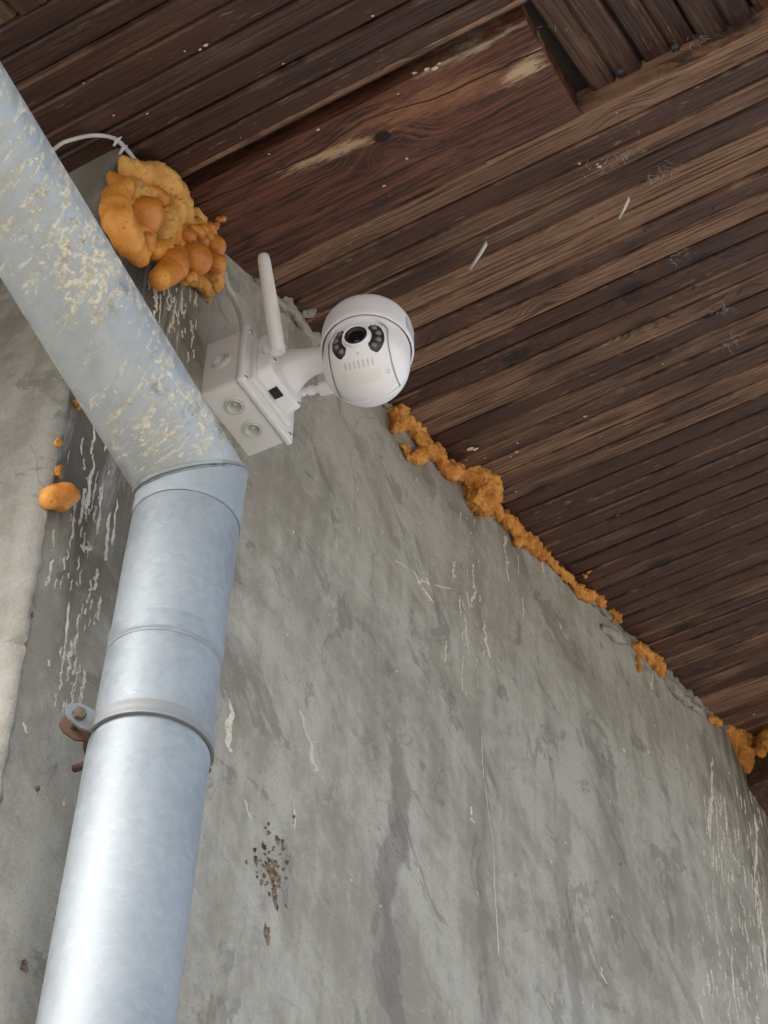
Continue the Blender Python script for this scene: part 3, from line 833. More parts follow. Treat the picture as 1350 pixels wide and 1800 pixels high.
# ------------------------------------------------------------------ foam
def foam_mesh(name, blobs, mat, parent, voxel=.0032, amp=.0, fs=90, seed=0, amp2=0, join=1.3, grow=1.28, its=3):
    bm = bmesh.new()
    if len(blobs) > 1 and join:
        ex_ = []
        for (c0, r0, _), (c1, r1, _) in zip(blobs, blobs[1:]):
            c0, c1 = np.array(c0), np.array(c1)
            if np.linalg.norm(c1 - c0) < join * (r0 + r1):
                for q in (.25, .5, .75): ex_.append((c0 + (c1 - c0) * q, (r0 + (r1 - r0) * q) * .97, (1, 1, 1)))
        blobs = blobs + ex_
    for c, r, sc in blobs:
        r = r * grow
        mt = Matrix.Translation(Vector(tuple(map(float, c)))) @ Matrix.Diagonal((sc[0] * r, sc[1] * r, sc[2] * r, 1))
        bmesh.ops.create_icosphere(bm, subdivisions=3, radius=1, matrix=mt)
    me = bpy.data.meshes.new('tmp'); bm.to_mesh(me); bm.free()
    ob = bpy.data.objects.new('tmp', me); COL.objects.link(ob)
    md = ob.modifiers.new('r', 'REMESH'); md.mode = 'VOXEL'; md.voxel_size = voxel
    s2 = ob.modifiers.new('s', 'SMOOTH'); s2.factor = .5; s2.iterations = its
    dg = bpy.context.evaluated_depsgraph_get()
    nm = bpy.data.meshes.new_from_object(ob.evaluated_get(dg))
    bpy.data.objects.remove(ob); bpy.data.meshes.remove(me)
    nm.name = name
    off = root_loc(parent) if parent else Vector((0, 0, 0))
    nr = [v.normal.copy() for v in nm.vertices]
    for v, n in zip(nm.vertices, nr):
        p = v.co
        d = 0
        if amp:
            q = p * fs
            d += amp * fbm((q.x + seed, q.y, q.z), 4)
            d += amp * .8 * (abs(fbm((q.x * 2.3, q.y * 2.3 + seed, q.z * 2.3), 2)) - .3)
        if amp2: d += amp2 * fbm((p.x * 30 + seed, p.y * 30, p.z * 30), 3)
        v.co = p + n * d - off
    nm.update()
    nm.materials.clear()
    return link(name, nm, mat, parent, True)
def z2(x, y): return 80 + x / 3.649, 220 + y / 3.649
def blob2(L, X):
    out = []
    for q in L:
        px, py = z2(q[0], q[1]); xx = X if len(q) < 4 else q[3]
        c, t = on_x(px, py, xx)
        r = q[2] / 3.649 * t / FPX
        out.append((c, r, (1, 1, 1)))
    return out
fm_loc, _ = on_x(290, 400, .0)
fm = thing('foam_mass', tuple(fm_loc), 'big lumpy orange expanding foam mass where the beam enters the wall', 'foam', 'orange expanding foam')
foam_mesh('cut_foam', blob2([(500, 235, 34), (530, 290, 55), (610, 330, 75), (700, 350, 85), (765, 390, 85), (820, 450, 85), (845, 520, 80), (875, 600, 62), (800, 560, 85), (760, 640, 75), (745, 720, 62), (825, 710, 52), (955, 575, 42), (1000, 620, 42), (640, 450, 70), (905, 680, 60), (960, 660, 50), (1050, 640, 22),
                             (780, 790, 55), (860, 780, 55), (560, 420, 70), (560, 520, 80), (590, 620, 80), (620, 700, 70), (870, 850, 60), (960, 800, 60), (1040, 820, 50)], .021), M['foam_cut'], fm, .003, .0022, 130, 1, .004, 1.6, 1.34, 6)
foam_mesh('cut_foam', blob2([(1065, 950, 66), (1095, 1020, 46), (1050, 1080, 34), (1000, 1010, 46), (940, 990, 36), (890, 1000, 26), (1045, 1135, 15), (1080, 900, 50), (1120, 970, 26)], .012), M['foam_cut'], fm, .003, .0035, 150, 4, .003, 1.6, 1.15, 4)
foam_mesh('foam_sausage', blob2([(430, 330, 34, .02), (470, 385, 62, .024), (500, 400, 62, .03), (455, 470, 84, .034), (445, 540, 90, .036), (465, 620, 95, .038), (505, 690, 95, .038), (545, 760, 86, .034), (585, 815, 68, .03), (610, 855, 52, .028), (640, 820, 40, .024)], .03), M['foam_smooth'], fm, .0028, .0003, 60, 2, .0025, 1.6, 1.18, 8)
foam_mesh('foam_bulge', blob2([(640, 575, 98, .032), (640, 620, 80, .03), (690, 520, 50, .03)], .03), M['foam_dark'], fm, .0028, .0003, 60, 3)
foam_mesh('foam_bulge', blob2([(705, 430, 38, .034), (745, 470, 45, .034)], .03), M['foam_dark'], fm, .0028, .0003, 60, 5)
foam_mesh('foam_bulge', blob2([(655, 735, 46, .03), (665, 790, 36, .028)], .03), M['foam_dark'], fm, .0028, .0002, 60, 6)
foam_mesh('foam_bulge', blob2([(700, 810, 56, .026), (765, 790, 50, .032), (803, 745, 25, .032)], .03), M['foam_smooth'], fm, .0028, .0004, 60, 7)
foam_mesh('foam_bulge', blob2([(735, 985, 62, .03), (790, 940, 75, .032)], .03), M['foam_smooth'], fm, .0026, .0002, 60, 8)
foam_mesh('foam_bulge', blob2([(815, 900, 88, .034), (830, 850, 70, .032)], .03), M['foam_dark'], fm, .0026, .0002, 60, 8)
foam_mesh('foam_bulge', blob2([(965, 860, 88, .036), (930, 830, 60, .032)], .03), M['foam_dark'], fm, .0026, .0002, 60, 9)
foam_mesh('foam_bulge', blob2([(1085, 778, 60, .034)], .03), M['foam_dark'], fm, .0026, .0002, 60, 10)
foam_mesh('foam_bulge', blob2([(1092, 890, 58, .032), (1075, 870, 50, .03)], .03), M['foam_dark'], fm, .0026, .0002, 60, 11)
foam_mesh('foam_bulge', blob2([(912, 718, 48, .036)], .03), M['foam_dark'], fm, .0024, .0002, 60, 12)
foam_mesh('foam_bulge', blob2([(985, 690, 38, .036), (950, 662, 26, .036), (1010, 745, 36, .036), (1045, 715, 34, .036), (1060, 660, 30, .036), (1030, 670, 30, .036), (1000, 660, 24, .036), (1090, 655, 22, .034), (1075, 690, 24, .036)], .03), M['foam_dark'], fm, .0022, .0008, 120, 13)
foam_mesh('foam_curl', blob2([(1100, 635, 16, .036), (1112, 605, 20, .036), (1140, 600, 19, .038), (1145, 572, 18, .038), (1118, 572, 14, .036)], .03), M['foam_dark'], fm, .002, .0010, 160, 14)
foam_mesh('foam_bulge', blob2([(945, 970, 30, .03), (915, 985, 26, .03)], .03), M['foam_smooth'], fm, .0024, .0006, 90, 15)

def foam_run(name, pts, X, label, seed, mat='foam_old', amp=.0062, vox=.0026, fill=True):
    bl = []
    r0 = random.Random(seed)
    for i, q in enumerate(pts):
        c, t = on_x(q[0], q[1], q[3] if len(q) > 3 else X)
        r = q[2] * t / FPX
        bl.append((c, r, (1, 1, 1)))
        if fill and i < len(pts) - 1:
            n_ = pts[i + 1]; c1, t1 = on_x(n_[0], n_[1], n_[3] if len(n_) > 3 else X); r1 = n_[2] * t1 / FPX
            for q_ in (.33, .67): bl.append((c + (c1 - c) * q_, r + (r1 - r) * q_, (1, 1, 1)))
        if fill:
            for k in range(5):
                a = r0.uniform(0, 6.28)
                c2 = c + np.array([r0.uniform(-.2, .5) * r, math.cos(a) * r * .85, math.sin(a) * r * .85])
                bl.append((c2, r * r0.uniform(.3, .6), (1, 1, 1)))
    loc = bl[len(pts) // 2][0]
    t = thing(name, tuple(map(float, loc)), label, 'foam', 'orange expanding foam')
    foam_mesh('foam_body', bl, M[mat], t, vox, amp, 105, seed, .005, 0 if fill else 1.5, 1.28, 1)
    return t
foam_run('foam_bead', [(697, 695, 13), (703, 712, 9), (699, 733, 15), (692, 750, 8), (716, 742, 11), (728, 752, 10), (736, 766, 12), (746, 776, 11), (750, 790, 9), (760, 792, 10), (770, 802, 10), (778, 818, 9), (788, 826, 12), (802, 832, 12), (818, 834, 11), (834, 842, 22, .018), (852, 838, 20, .018), (844, 858, 27, .02), (846, 876, 23, .018), (850, 896, 11, .012), (866, 888, 10),
                       (874, 902, 9), (884, 908, 10), (893, 918, 11), (904, 928, 11), (914, 942, 11), (910, 954, 6), (928, 950, 9), (938, 958, 11), (948, 970, 9), (958, 974, 8), (966, 984, 7), (976, 994, 6), (986, 1006, 5), (996, 1016, 5), (1006, 1026, 6), (1018, 1038, 9), (1028, 1046, 9), (1042, 1044, 8), (1050, 1053, 11), (1068, 1062, 8), (1074, 1074, 11), (1082, 1084, 9)], .008,
         'long crumbly orange foam bead along the wall and soffit joint', 5)
foam_run('foam_clump', [(712, 788, 7), (716, 800, 6), (728, 806, 9), (740, 802, 10), (748, 792, 7)], .006, 'hook shaped orange foam clump on the wall just below the foam bead', 6)
foam_run('foam_clump', [(1118, 1138, 6), (1128, 1143, 8), (1136, 1152, 8), (1150, 1162, 11), (1158, 1172, 9), (1162, 1182, 5), (1168, 1156, 6), (1178, 1153, 4), (1184, 1153, 3)], .007, 'jagged orange foam clump with a spike, past the end of the bead', 7)
foam_run('foam_crumb', [(1121, 1158, 5), (1122, 1170, 5), (1123, 1178, 3)], .004, 'small orange foam drip on the wall beside the jagged clump', 8)
foam_run('foam_crumb', [(1184, 1198, 3), (1190, 1205, 3)], .004, 'tiny orange foam crumb in the broken mortar joint', 9)
foam_run('foam_crumb', [(1250, 1265, 5), (1260, 1268, 6), (1266, 1272, 4)], .005, 'small orange foam smear beside the rotten purlin foam', 10)
foam_run('foam_fill', [(1280, 1282, 9), (1290, 1294, 15), (1304, 1302, 19), (1302, 1322, 17), (1309, 1338, 15), (1313, 1350, 9), (1322, 1312, 17, .015), (1332, 1302, 14, .03), (1342, 1298, 13, .05), (1352, 1296, 12, .08), (1322, 1335, 9), (1364, 1292, 8, .12)], .004, 'flat orange foam filling packed against the rotten purlin', 11, 'foam_old', .004)
foam_run('foam_blob', [(95, 872, 17, .012), (108, 870, 19, .014), (122, 870, 15, .012), (86, 880, 10, .01), (108, 882, 14, .012), (132, 868, 8, .01)], .012, 'smooth round orange foam blob stuck on the wall corner left of the pipe', 12, 'foam_smooth', .0010, .0028, False)
foam_run('foam_crumb', [(103, 824, 3.2), (102, 833, 4), (106, 838, 2.6)], .009, 'orange foam crumb just above the round foam blob', 13)
foam_run('foam_crumb', [(104, 771, 2.6), (104, 778, 2.8)], .009, 'tiny orange foam crumb on the corner, higher than the other crumb', 14)
foam_run('foam_crumb', [(138, 708, 5), (143, 713, 5)], .006, 'orange foam crumb half hidden behind the sloping pipe', 15)
t_ = thing('foam_specks', tuple(on_s(1030, 1011, -.003)[0]), 'four orange foam specks stuck on the soffit boards beside the bead', 'foam', 'orange expanding foam')
for x, y, r in ((1029, 1013, 3.4), (1034, 1006, 2.4), (1038, 1004, 1.8), (1025, 1010, 1.6)):
    foam_mesh('speck', [(on_s(x, y, -.003)[0], r * 2.9 * S / FPX, (1, 1, 1))], M['foam_smooth'], t_, .0014, 0)

# ------------------------------------------------------------------ downpipe
DIA = .09 * S
E1 = at(338, 850, FPX * DIA / 188)
LB = at(186, 1800, FPX * DIA / 235)
UT = at(-30, 250, FPX * DIA / 199)
E1, LB, UT = Vector(E1), Vector(LB), Vector(UT)
LB2 = LB + (LB - E1).normalized() * (LB.z - .15)
ud = (UT - E1).normalized()
ld = (LB - E1).normalized()
UT2 = UT + ud * .42
pipe = thing('downpipe', (LB2.x, LB2.y, 0), 'galvanised zinc downpipe with a mitred elbow, its sloping upper run fouled with droppings', 'pipe')
SEG = 72
def pipe_rings(rings, name, mat, par=pipe, closed=False):
    """rings: list of lists of points; uv: metres around / along"""
    V, F, UVs = [], [], []
    along = 0
    for i, rg in enumerate(rings):
        if i: along += (sum((Vector(a) - Vector(b)).length for a, b in zip(rg, rings[i - 1])) / len(rg))
        for k, p in enumerate(list(rg) + [rg[0]]):
            V.append(p)
            UVs.append((k / SEG * math.pi * DIA, along))
    n = SEG + 1
    for i in range(len(rings) - 1):
        for k in range(SEG):
            F.append((i * n + k, i * n + k + 1, (i + 1) * n + k + 1, (i + 1) * n + k))
    o = mk(name, V, F, mat, par, True, UVs)
    return autosmooth(o, 50)
# common radial frame: seam faces away from the camera
back = Vector((-.8, .5, .2))
def ring(c, d, r, wob=0.0, sd=0):
    x = (back - d * back.dot(d)).normalized(); y = d.cross(x)
    out = []
    for k in range(SEG):
        a = 2 * math.pi * k / SEG
        rr = r * (1 + wob * fbm((math.cos(a) * 1.3 + sd, math.sin(a) * 1.3, c.z * 6 + sd)))
        out.append(c + (x * math.cos(a) + y * math.sin(a)) * rr)
    return out
R0 = DIA / 2
nb = (ud - (-ld)).normalized() if False else (ud + ld).normalized()          # mitre plane contains the bisector
nm_ = (ud - ld).normalized()                                                   # normal of the mitre plane
def mitre(d, r, push=0.0):
    pts = ring(E1, d, r)
    out = []
    for p in pts:
        t = (E1 + nm_ * push - p).dot(nm_) / d.dot(nm_)
        out.append(p + d * t)
    return out
# sloping upper run
rings = [mitre(ud, R0, 0)]
for k in range(0, 29):
    rings.append(ring(E1 + ud * (.075 + k * .032), ud, R0 * (1 + .0), .006, 2))
pipe_rings(rings, 'sloping_pipe', M['zinc_up'])
# mitre seam: a crimped, slightly dented lip
sr = []
for pu, rr in ((.004, R0 * 1.002), (.003, R0 * 1.035), (0, R0 * 1.05), (-.003, R0 * 1.035), (-.004, R0 * 1.002)):
    rg = mitre(ud if pu >= 0 else ld, rr, pu)
    sr.append([p + (p - E1).normalized() * .0012 * fbm((p.x * 70, p.y * 70, p.z * 70)) for p in rg])
pipe_rings(sr, 'mitre_seam', M['zinc_mid'])
def on_axis(py):                                  # distance down the lower axis whose picture is at row py
    lo, hi = 0.0, 2.5
    for _ in range(50):
        md = (lo + hi) / 2
        p = E1 + ld * md
        c = RC @ (np.array(p) - CAM)
        if PCY - FPX * c[1] / -c[2] < py: lo = md
        else: hi = md
    return lo
a_col, a_bead, a_sock, a_cl = on_axis(905), on_axis(1150), on_axis(1178), on_axis(1308)
rings = [mitre(ld, R0 * 1.007, 0)] + [ring(E1 + ld * t, ld, R0 * 1.007, .004, 5) for t in np.linspace(.062, a_col + .012, 4)]
rings += [ring(E1 + ld * (a_col + .0125), ld, R0 * 1.0)]
pipe_rings(rings, 'elbow_collar', M['zinc_mid'])
rings = [ring(E1 + ld * t, ld, R0 * .995, .006, 7) for t in np.linspace(a_col - .01, a_bead + .03, 10)]
pipe_rings(rings, 'middle_pipe', M['zinc'])
rings = [ring(E1 + ld * (a_bead + d), ld, R0 * r, .003, 9) for d, r in ((-.012, 1.0), (-.0115, 1.016), (-.006, 1.012), (0.0, 1.0), (.008, .998), (.012, 1.012), (.0125, 1.018), (.0155, 1.018), (.016, 1.0))]
pipe_rings(rings, 'swaged_ring', M['zinc'])
rings = [ring(E1 + ld * t, ld, R0 * (1.006 + .004 * (t - a_bead)), .006, 11) for t in np.linspace(a_bead + .014, a_cl + .02, 8)]
pipe_rings(rings, 'socket_pipe', M['zinc'])
rings = [ring(E1 + ld * (a_cl + .012), ld, R0 * .99)] + [ring(E1 + ld * (a_cl + .012), ld, R0 * 1.028)] + [ring(E1 + ld * t, ld, R0 * 1.028, .006, 13) for t in np.linspace(a_cl + .018, (LB2 - E1).length, 30)]
pipe_rings(rings, 'lower_pipe', M['zinc'])
# clamp: zinc front half, rusty back half with ears, bolt and wall spike
cl = thing('pipe_clamp', tuple(E1 + ld * a_cl), 'two part pipe clamp, zinc strap in front, rusty half with bolted ears behind', 'clamp')
cc = E1 + ld * a_cl
ex = Vector((1, 0, 0)); ex = (ex - ld * ex.dot(ld)).normalized(); ey = ld.cross(ex)      # ex out of the wall
if ey.y < 0: ey = -ey
up = -ld
def cpt(a, r, h): return cc + ex * (r * math.cos(a)) + ey * (r * math.sin(a)) + up * h
EAR = math.radians(-128)                       # where the strap is bolted: towards the wall on the near side
def strap(a0, a1, r0, th, hh, name, mat, lip=.0, n=46):
    V, F = [], []
    sec = [(r0, -hh), (r0 + th + lip, -hh), (r0 + th + lip, -hh + .003), (r0 + th, -hh + .0055), (r0 + th, hh - .004), (r0 + th + lip * .6, hh - .0015), (r0 + th + lip * .6, hh), (r0, hh)]
    for i in range(n + 1):
        a = a0 + (a1 - a0) * i / n
        for r, h in sec: V.append(cpt(a, r, h))
    m_ = len(sec)
    for i in range(n):
        for k in range(m_):
            F.append((i * m_ + k, i * m_ + (k + 1) % m_, (i + 1) * m_ + (k + 1) % m_, (i + 1) * m_ + k))
    F += [tuple(range(m_)), tuple(range(n * m_, (n + 1) * m_))[::-1]]
    return mk(name, V, F, mat, cl)
RS = R0 * 1.02
autosmooth(strap(EAR + .10, EAR + math.pi - .05, RS, .0020, .0082, 'zinc_strap', M['zinc_ring'], .0014), 50)
autosmooth(strap(EAR - math.pi + .05, EAR - .10, RS, .0022, .0095, 'rusty_strap', M['rust'], .0025), 50)
def ear(da, mat, name, side):
    a = EAR + da
    er = ex * math.cos(a) + ey * math.sin(a); et = (-ex * math.sin(a) + ey * math.cos(a)) * side
    base = cc + er * (RS + .001)
    prof = [(0, -.0115), (.012, -.0125), (.024, -.006), (.029, .001), (.027, .010), (.015, .0145), (0, .0115)]
    V, F = [], []
    for s_ in (0, .0028):
        for l, h in prof: V.append(base + er * l + up * (h + .002) + et * s_)
    n = len(prof)
    F = [tuple(range(n)), tuple(range(2 * n - 1, n - 1, -1))] + [(i, (i + 1) % n, n + (i + 1) % n, n + i) for i in range(n)]
    return mk(name, V, F, mat, cl)
ear(.10, M['zinc_ring'], 'strap_ear', 1)
ear(-.14, M['rust'], 'strap_ear', -1)
er = ex * math.cos(EAR) + ey * math.sin(EAR); et = (-ex * math.sin(EAR) + ey * math.cos(EAR))
bc = cc + er * (RS + .016) + up * .003
V, F = tube([bc - et * .016, bc + et * .012], .0032, 10); mk('bolt', V, F, M['bolt'], cl, True)
V, F = lathe([(0.0005, .0165), (.0062, .0155), (.0068, .013), (.0068, .0085)], bc, et, 6); mk('bolt_head', V, F, M['bolt'], cl)
V, F = lathe([(0.0005, .0175), (.0062, .0165), (.0066, .0115)], bc, -et, 6); mk('nut', V, F, M['bolt'], cl)
# spike into the wall
ws = cc - ex * (RS + .002)
V, F = tube([ws, ws - ex * .03], .004, 8); mk('wall_spike', V, F, M['rust'], cl, True)

# outlet and gutter at the eave, past the picture's edge
oy = UT2
V, F = tube([oy - ud * .02, oy + ud * .03, oy + ud * .06 + Vector((0, 0, .03)), oy + ud * .07 + Vector((0, 0, .30))], R0 * .99, 32, False)
mk('gutter_outlet', V, F, M['zinc'], pipe, True)
gt = thing('gutter', (0, oy.y - .04, 0), 'half round zinc gutter hanging along the eave', 'gutter')
gz = oy.z + ud.z * .07 + .36
V, F = [], []
for x in (-6, 1.0):
    for k in range(17):
        a = math.pi + math.pi * k / 16
        V.append((x, oy.y + ud.y * .07 + .065 * math.cos(a), gz + .065 * math.sin(a)))
F = [(k, k + 1, 17 + k + 1, 17 + k) for k in range(16)] + [tuple(range(17))[::-1], tuple(range(17, 34))]
mk('trough', V, F, M['zinc_ring'], gt, True)

# ------------------------------------------------------------------ junction box
bo = U(0, .9691, 3.2731)
BW, BH, BD, BL = .0939 * S, .0905 * S, .0425 * S, .0125 * S
yaw, roll = .05, .0175
def bp(d, a, b):                               # depth out of the wall, along, up
    yy = a * math.cos(roll) - b * math.sin(roll); zz = a * math.sin(roll) + b * math.cos(roll)
    return Vector((d * math.cos(yaw), bo[1] + yy + d * math.sin(yaw), bo[2] + zz))
def bfn(c): return bp(c.x, c.y, c.z)
jb = thing('junction_box', tuple(map(float, bo)), 'grey white plastic junction box with three round cable knockouts, screwed to the wall', 'junction box')
def tmp_obj(V, F):
    me = bpy.data.meshes.new('t'); me.from_pydata([tuple(map(float, v)) for v in V], [], F)
    bm = bmesh.new(); bm.from_mesh(me); bmesh.ops.remove_doubles(bm, verts=bm.verts, dist=.00035); bmesh.ops.recalc_face_normals(bm, faces=bm.faces); bm.to_mesh(me); bm.free()
    o_ = bpy.data.objects.new('t', me); COL.objects.link(o_); return o_
def boolean(a, b, op='DIFFERENCE'):
    md = a.modifiers.new('b', 'BOOLEAN'); md.operation = op; md.object = b; md.solver = 'EXACT'
    dg = bpy.context.evaluated_depsgraph_get()
    me = bpy.data.meshes.new_from_object(a.evaluated_get(dg))
    bpy.data.objects.remove(b); old = a.data; bpy.data.objects.remove(a); bpy.data.meshes.remove(old)
    o_ = bpy.data.objects.new('t', me); COL.objects.link(o_); return o_
ny = bp(0, -1, 0) - bp(0, 0, 0); nzd = bp(0, 0, -1) - bp(0, 0, 0)
KN = [(bp(BD * .50, 0.0003, BH * .50), ny), (bp(BD * .56, BW * .29, 0.0003), nzd), (bp(BD * .56, BW * .66, 0.0003), nzd)]
KR = .0138
bm = bevel_box((-.004, 0, 0), (BD, BW, BH), .0055, 4, bfn)
bmesh.ops.recalc_face_normals(bm, faces=bm.faces)
me = bpy.data.meshes.new('t'); bm.to_mesh(me); bm.free()
bo_ = bpy.data.objects.new('t', me); COL.objects.link(bo_)
for c_, n_ in KN:
    V, F = tube([c_ + n_ * .004, c_ - n_ * .012], KR * .82, 32)
    bo_ = boolean(bo_, tmp_obj(V, F))
me = bo_.data; bpy.data.objects.remove(bo_)
for v in me.vertices: v.co -= root_loc(jb)
me.name = 'box_body'; me.materials.clear()
o = autosmooth(link('box_body', me, M['box'], jb), 50)
e_ = .0035
lid = mk_bm('lid', bevel_box((BD + .0006, -e_, -e_), (BD + BL * .62, BW + e_, BH + e_), .0032, 4, bfn), M['box'], jb); autosmooth(lid, 60)
o = mk_bm('lid_panel', bevel_box((BD + BL * .5, .013, .0125), (BD + BL, BW - .013, BH - .0125), .003, 4, bfn), M['box'], lid); autosmooth(o, 60)
# screws at the lid's corners: set in the recess beside the raised panel
def screw(p, n, r, par, name='screw'):
    V, F = lathe([(.0003, .0018), (r * .55, .0016), (r, .0006), (r, -.002)], p, n, 16)
    s_ = mk(name, V, F, M['steel'], par, True)
    x, y, d = frame(n)
    p = Vector(tuple(p))
    for ax in (x, y):
        oth = y if ax is x else x
        V = [p + ax * (s1 * r * .6) + oth * (s2 * r * .13) + d * h for h in (.0012, .00195) for s1, s2 in ((-1, -1), (1, -1), (1, 1), (-1, 1))]
        mk('screw_cross', V, [(0, 1, 2, 3), (7, 6, 5, 4), (0, 4, 5, 1), (1, 5, 6, 2), (2, 6, 7, 3), (3, 7, 4, 0)], M['black'], s_)
nx_ = bp(1, 0, 0) - bp(0, 0, 0)
for a, b in ((.006, .007), (BW - .006, .007), (.006, BH - .007), (BW - .006, BH - .007)):
    screw(bp(BD + BL * .62 + .0003, a, b), nx_, .0036, lid)
# knockouts: stepped rubber cones
def knock(c, n, r):
    pr = [(r * 1.04, -.001), (r * 1.03, .0016), (r * .98, .0026), (r * .90, .0028), (r * .84, .0018), (r * .78, .0016), (r * .74, .0034), (r * .70, .0036), (r * .66, .0028), (r * .56, -.0050), (r * .36, -.0075), (r * .28, -.0070), (r * .23, -.0022), (r * .15, -.0014), (.0002, -.0013)]
    V, F = lathe(pr, c, n, 40)
    k = mk('knockout', V, F, M['rubber'], jb, True); autosmooth(k, 60)
    return k
for c_, n_ in KN: knock(c_, n_, KR)
# white cable from the foam into the box top
cab = thing('box_cable', tuple(bp(BD * .5, .02, BH)), 'white cable dropping from the foam into the junction box top', 'cable')
cp = [on_x(394, 480, .012)[0], on_x(398, 500, .014)[0], on_x(412, 527, .018)[0], on_x(423, 556, .030)[0], on_x(427, 582, .045)[0]]
V, F = tube(smooth_path(cp, 8), .0042, 12); mk('sheath', V, F, M['cable'], cab, True)
cab2 = thing('eave_cable', tuple(on_x(160, 242, .0)[0]), 'white cable looped under the eave boards over the wall corner', 'cable')
c2 = [on_x(60, 300, -.05)[0], on_x(100, 258, -.035)[0], on_x(128, 245, -.02)[0], on_x(165, 238, -.005)[0], on_x(200, 243, .008)[0], on_x(222, 262, .014)[0], on_x(240, 285, .016)[0], on_x(256, 306, .012)[0]]
V, F = tube(smooth_path(c2, 8), .0028, 12); mk('sheath', V, F, M['cable'], cab2, True)
for q in ((203, 247), (213, 262)):
    p = Vector(on_x(q[0], q[1], .012)[0])
    V, F = tube([p + Vector((-.004, .003, -.006)), p + Vector((.002, .001, .001)), p + Vector((.009, .001, .004))], [.0016, .0028, .0005], 8); mk('cable_clip', V, F, M['cable'], cab2, True)

# ------------------------------------------------------------------ security camera
def z1(x, y): return 330 + x / 3.14, 420 + y / 3.14
HT = 2.087 * S
HC = Vector(at(*z1(990, 622), HT))                 # centre of the shroud's rim
RR = .0600                                          # rim radius
al = math.radians(14)
hu = Vector((math.cos(al), math.sin(al), 0)); hf = Vector((math.sin(al), -math.cos(al), 0)); hz = Vector((0, 0, 1))
cm = thing('security_camera', tuple(bp(BD + BL, BW * .5, BH * .5)), 'white pan tilt dome security camera with two antennas on the junction box', 'security camera')
# base plate: a tapered block with rounded corners, its lower flange notched
by0, by1 = U(0, .986, 0)[1], U(0, 1.049, 0)[1]
bz0, bz1 = U(0, 0, 3.293)[2], U(0, 0, 3.366)[2]
X0 = BD + BL
def rrect(y0, y1, z0, z1_, r, n=7):
    out = []
    for cy_, cz_, a0 in ((y1 - r, z1_ - r, 0), (y0 + r, z1_ - r, 90), (y0 + r, z0 + r, 180), (y1 - r, z0 + r, 270)):
        for k in range(n):
            a = math.radians(a0 + 90 * k / (n - 1))
            out.append((cy_ + r * math.cos(a), cz_ + r * math.sin(a)))
    return out
def loft(sections, name, mat, par, cap0=True, cap1=True):
    V, F = [], []
    n = len(sections[0])
    for s_ in sections: V += s_
    for i in range(len(sections) - 1):
        for k in range(n):
            F.append((i * n + k, i * n + (k + 1) % n, (i + 1) * n + (k + 1) % n, (i + 1) * n + k))
    if cap0: F.append(tuple(range(n))[::-1])
    if cap1: F.append(tuple(range((len(sections) - 1) * n, len(sections) * n)))
    return mk(name, V, F, mat, par, True)
def sect(x, g_, r): return [(x, a, b) for a, b in rrect(by0 - g_, by1 + g_, bz0 - g_, bz1 + g_, r)]
base = loft([sect(X0 + .0002, .0006, .012), sect(X0 + .003, .0006, .012), sect(X0 + .017, -.0005, .012), sect(X0 + .0195, -.002, .011), sect(X0 + .0205, -.004, .010)], 'base_block', M['white'], cm)
autosmooth(base, 40)
# dark cable notch in the lower flange
nyc = by0 + (by1 - by0) * .47
bmn = bevel_box((X0 + .0004, nyc - .0085, bz0 - .0016), (X0 + .0135, nyc + .0085, bz0 + .004), .0008, 2)
mk_bm('cable_notch', bmn, M['black'], base)
for a, b in ((by0 + .008, bz1 - .007), (by1 - .008, bz0 + .007), (by1 - .008, bz1 - .007), (by0 + .009, bz0 + .028)):
    screw((X0 + .0205, a, b), (1, 0, 0), .0032, base)
# arm: flared horn from the block to the shroud
capc = HC + hz * .022
ay, az = (by0 + by1) / 2 + .006, (bz0 + bz1) / 2 + .006
A0 = Vector((X0 + .018, ay, az)); A1 = Vector((capc.x - RR * .85, capc.y, capc.z))
sec = []
for i in range(17):
    t = i / 16
    c = A0.lerp(A1, t)
    c.z += .006 * math.sin(t * math.pi)
    fl = (1 - t) ** 3.2
    ry = .0165 + .0135 * fl; rz = .0170 + .0165 * fl
    sec.append([(c.x, c.y + ry * math.copysign(abs(math.cos(a)) ** .85, math.cos(a)), c.z + rz * math.copysign(abs(math.sin(a)) ** .85, math.sin(a))) for a in [2 * math.pi * k / 32 for k in range(32)]])
arm = loft(sec, 'arm', M['white'], cm)
# shroud
pr = [(RR * .935, .030), (RR * .945, .004), (RR * .955, -.0005), (RR * .985, -.0015), (RR, .001), (RR * .998, .006), (RR * .985, .034), (RR * .965, .042), (RR * .91, .050), (RR * .80, .056), (RR * .5, .0605), (.0003, .062)]
V, F = lathe(pr, HC, hz, 96)
shr = mk('shroud', V, F, M['white'], cm, True); autosmooth(shr, 50)
V, F = lathe([(.0003, .0275), (RR * .96, .0275)], HC, hz, 64); mk('shroud_lining', V, F, M['black'], shr, True)
# grey label on the shroud's outer side
lab = []
for j in range(2):
    for i in range(9):
        a = math.radians(-4 + 26 * i / 8)
        d = Vector((math.cos(a), math.sin(a), 0))
        lab.append(HC + d * (RR * (.998 if j == 0 else .9875) + .0006) + hz * (.008 + .024 * j))
mk('side_label', lab, [(i, i + 1, 10 + i, 9 + i) for i in range(8)], M['greylabel'], shr, True)
# yoke shell: cylinder ending in a half ball, with a wide slot for the eye
RB = .0553
BC = HC - hz * .026
def capsule(r, zt, seg=96):
    pr_ = [(.0002, zt), (r, zt)] + [(r, z) for z in np.linspace(zt, 0, 6)[1:]] + [(r * math.cos(b), -r * math.sin(b)) for b in np.linspace(0, math.pi / 2, 26)[1:-1]] + [(.0002, -r)]
    return lathe(pr_, (0, 0, 0), (0, 0, 1), seg)
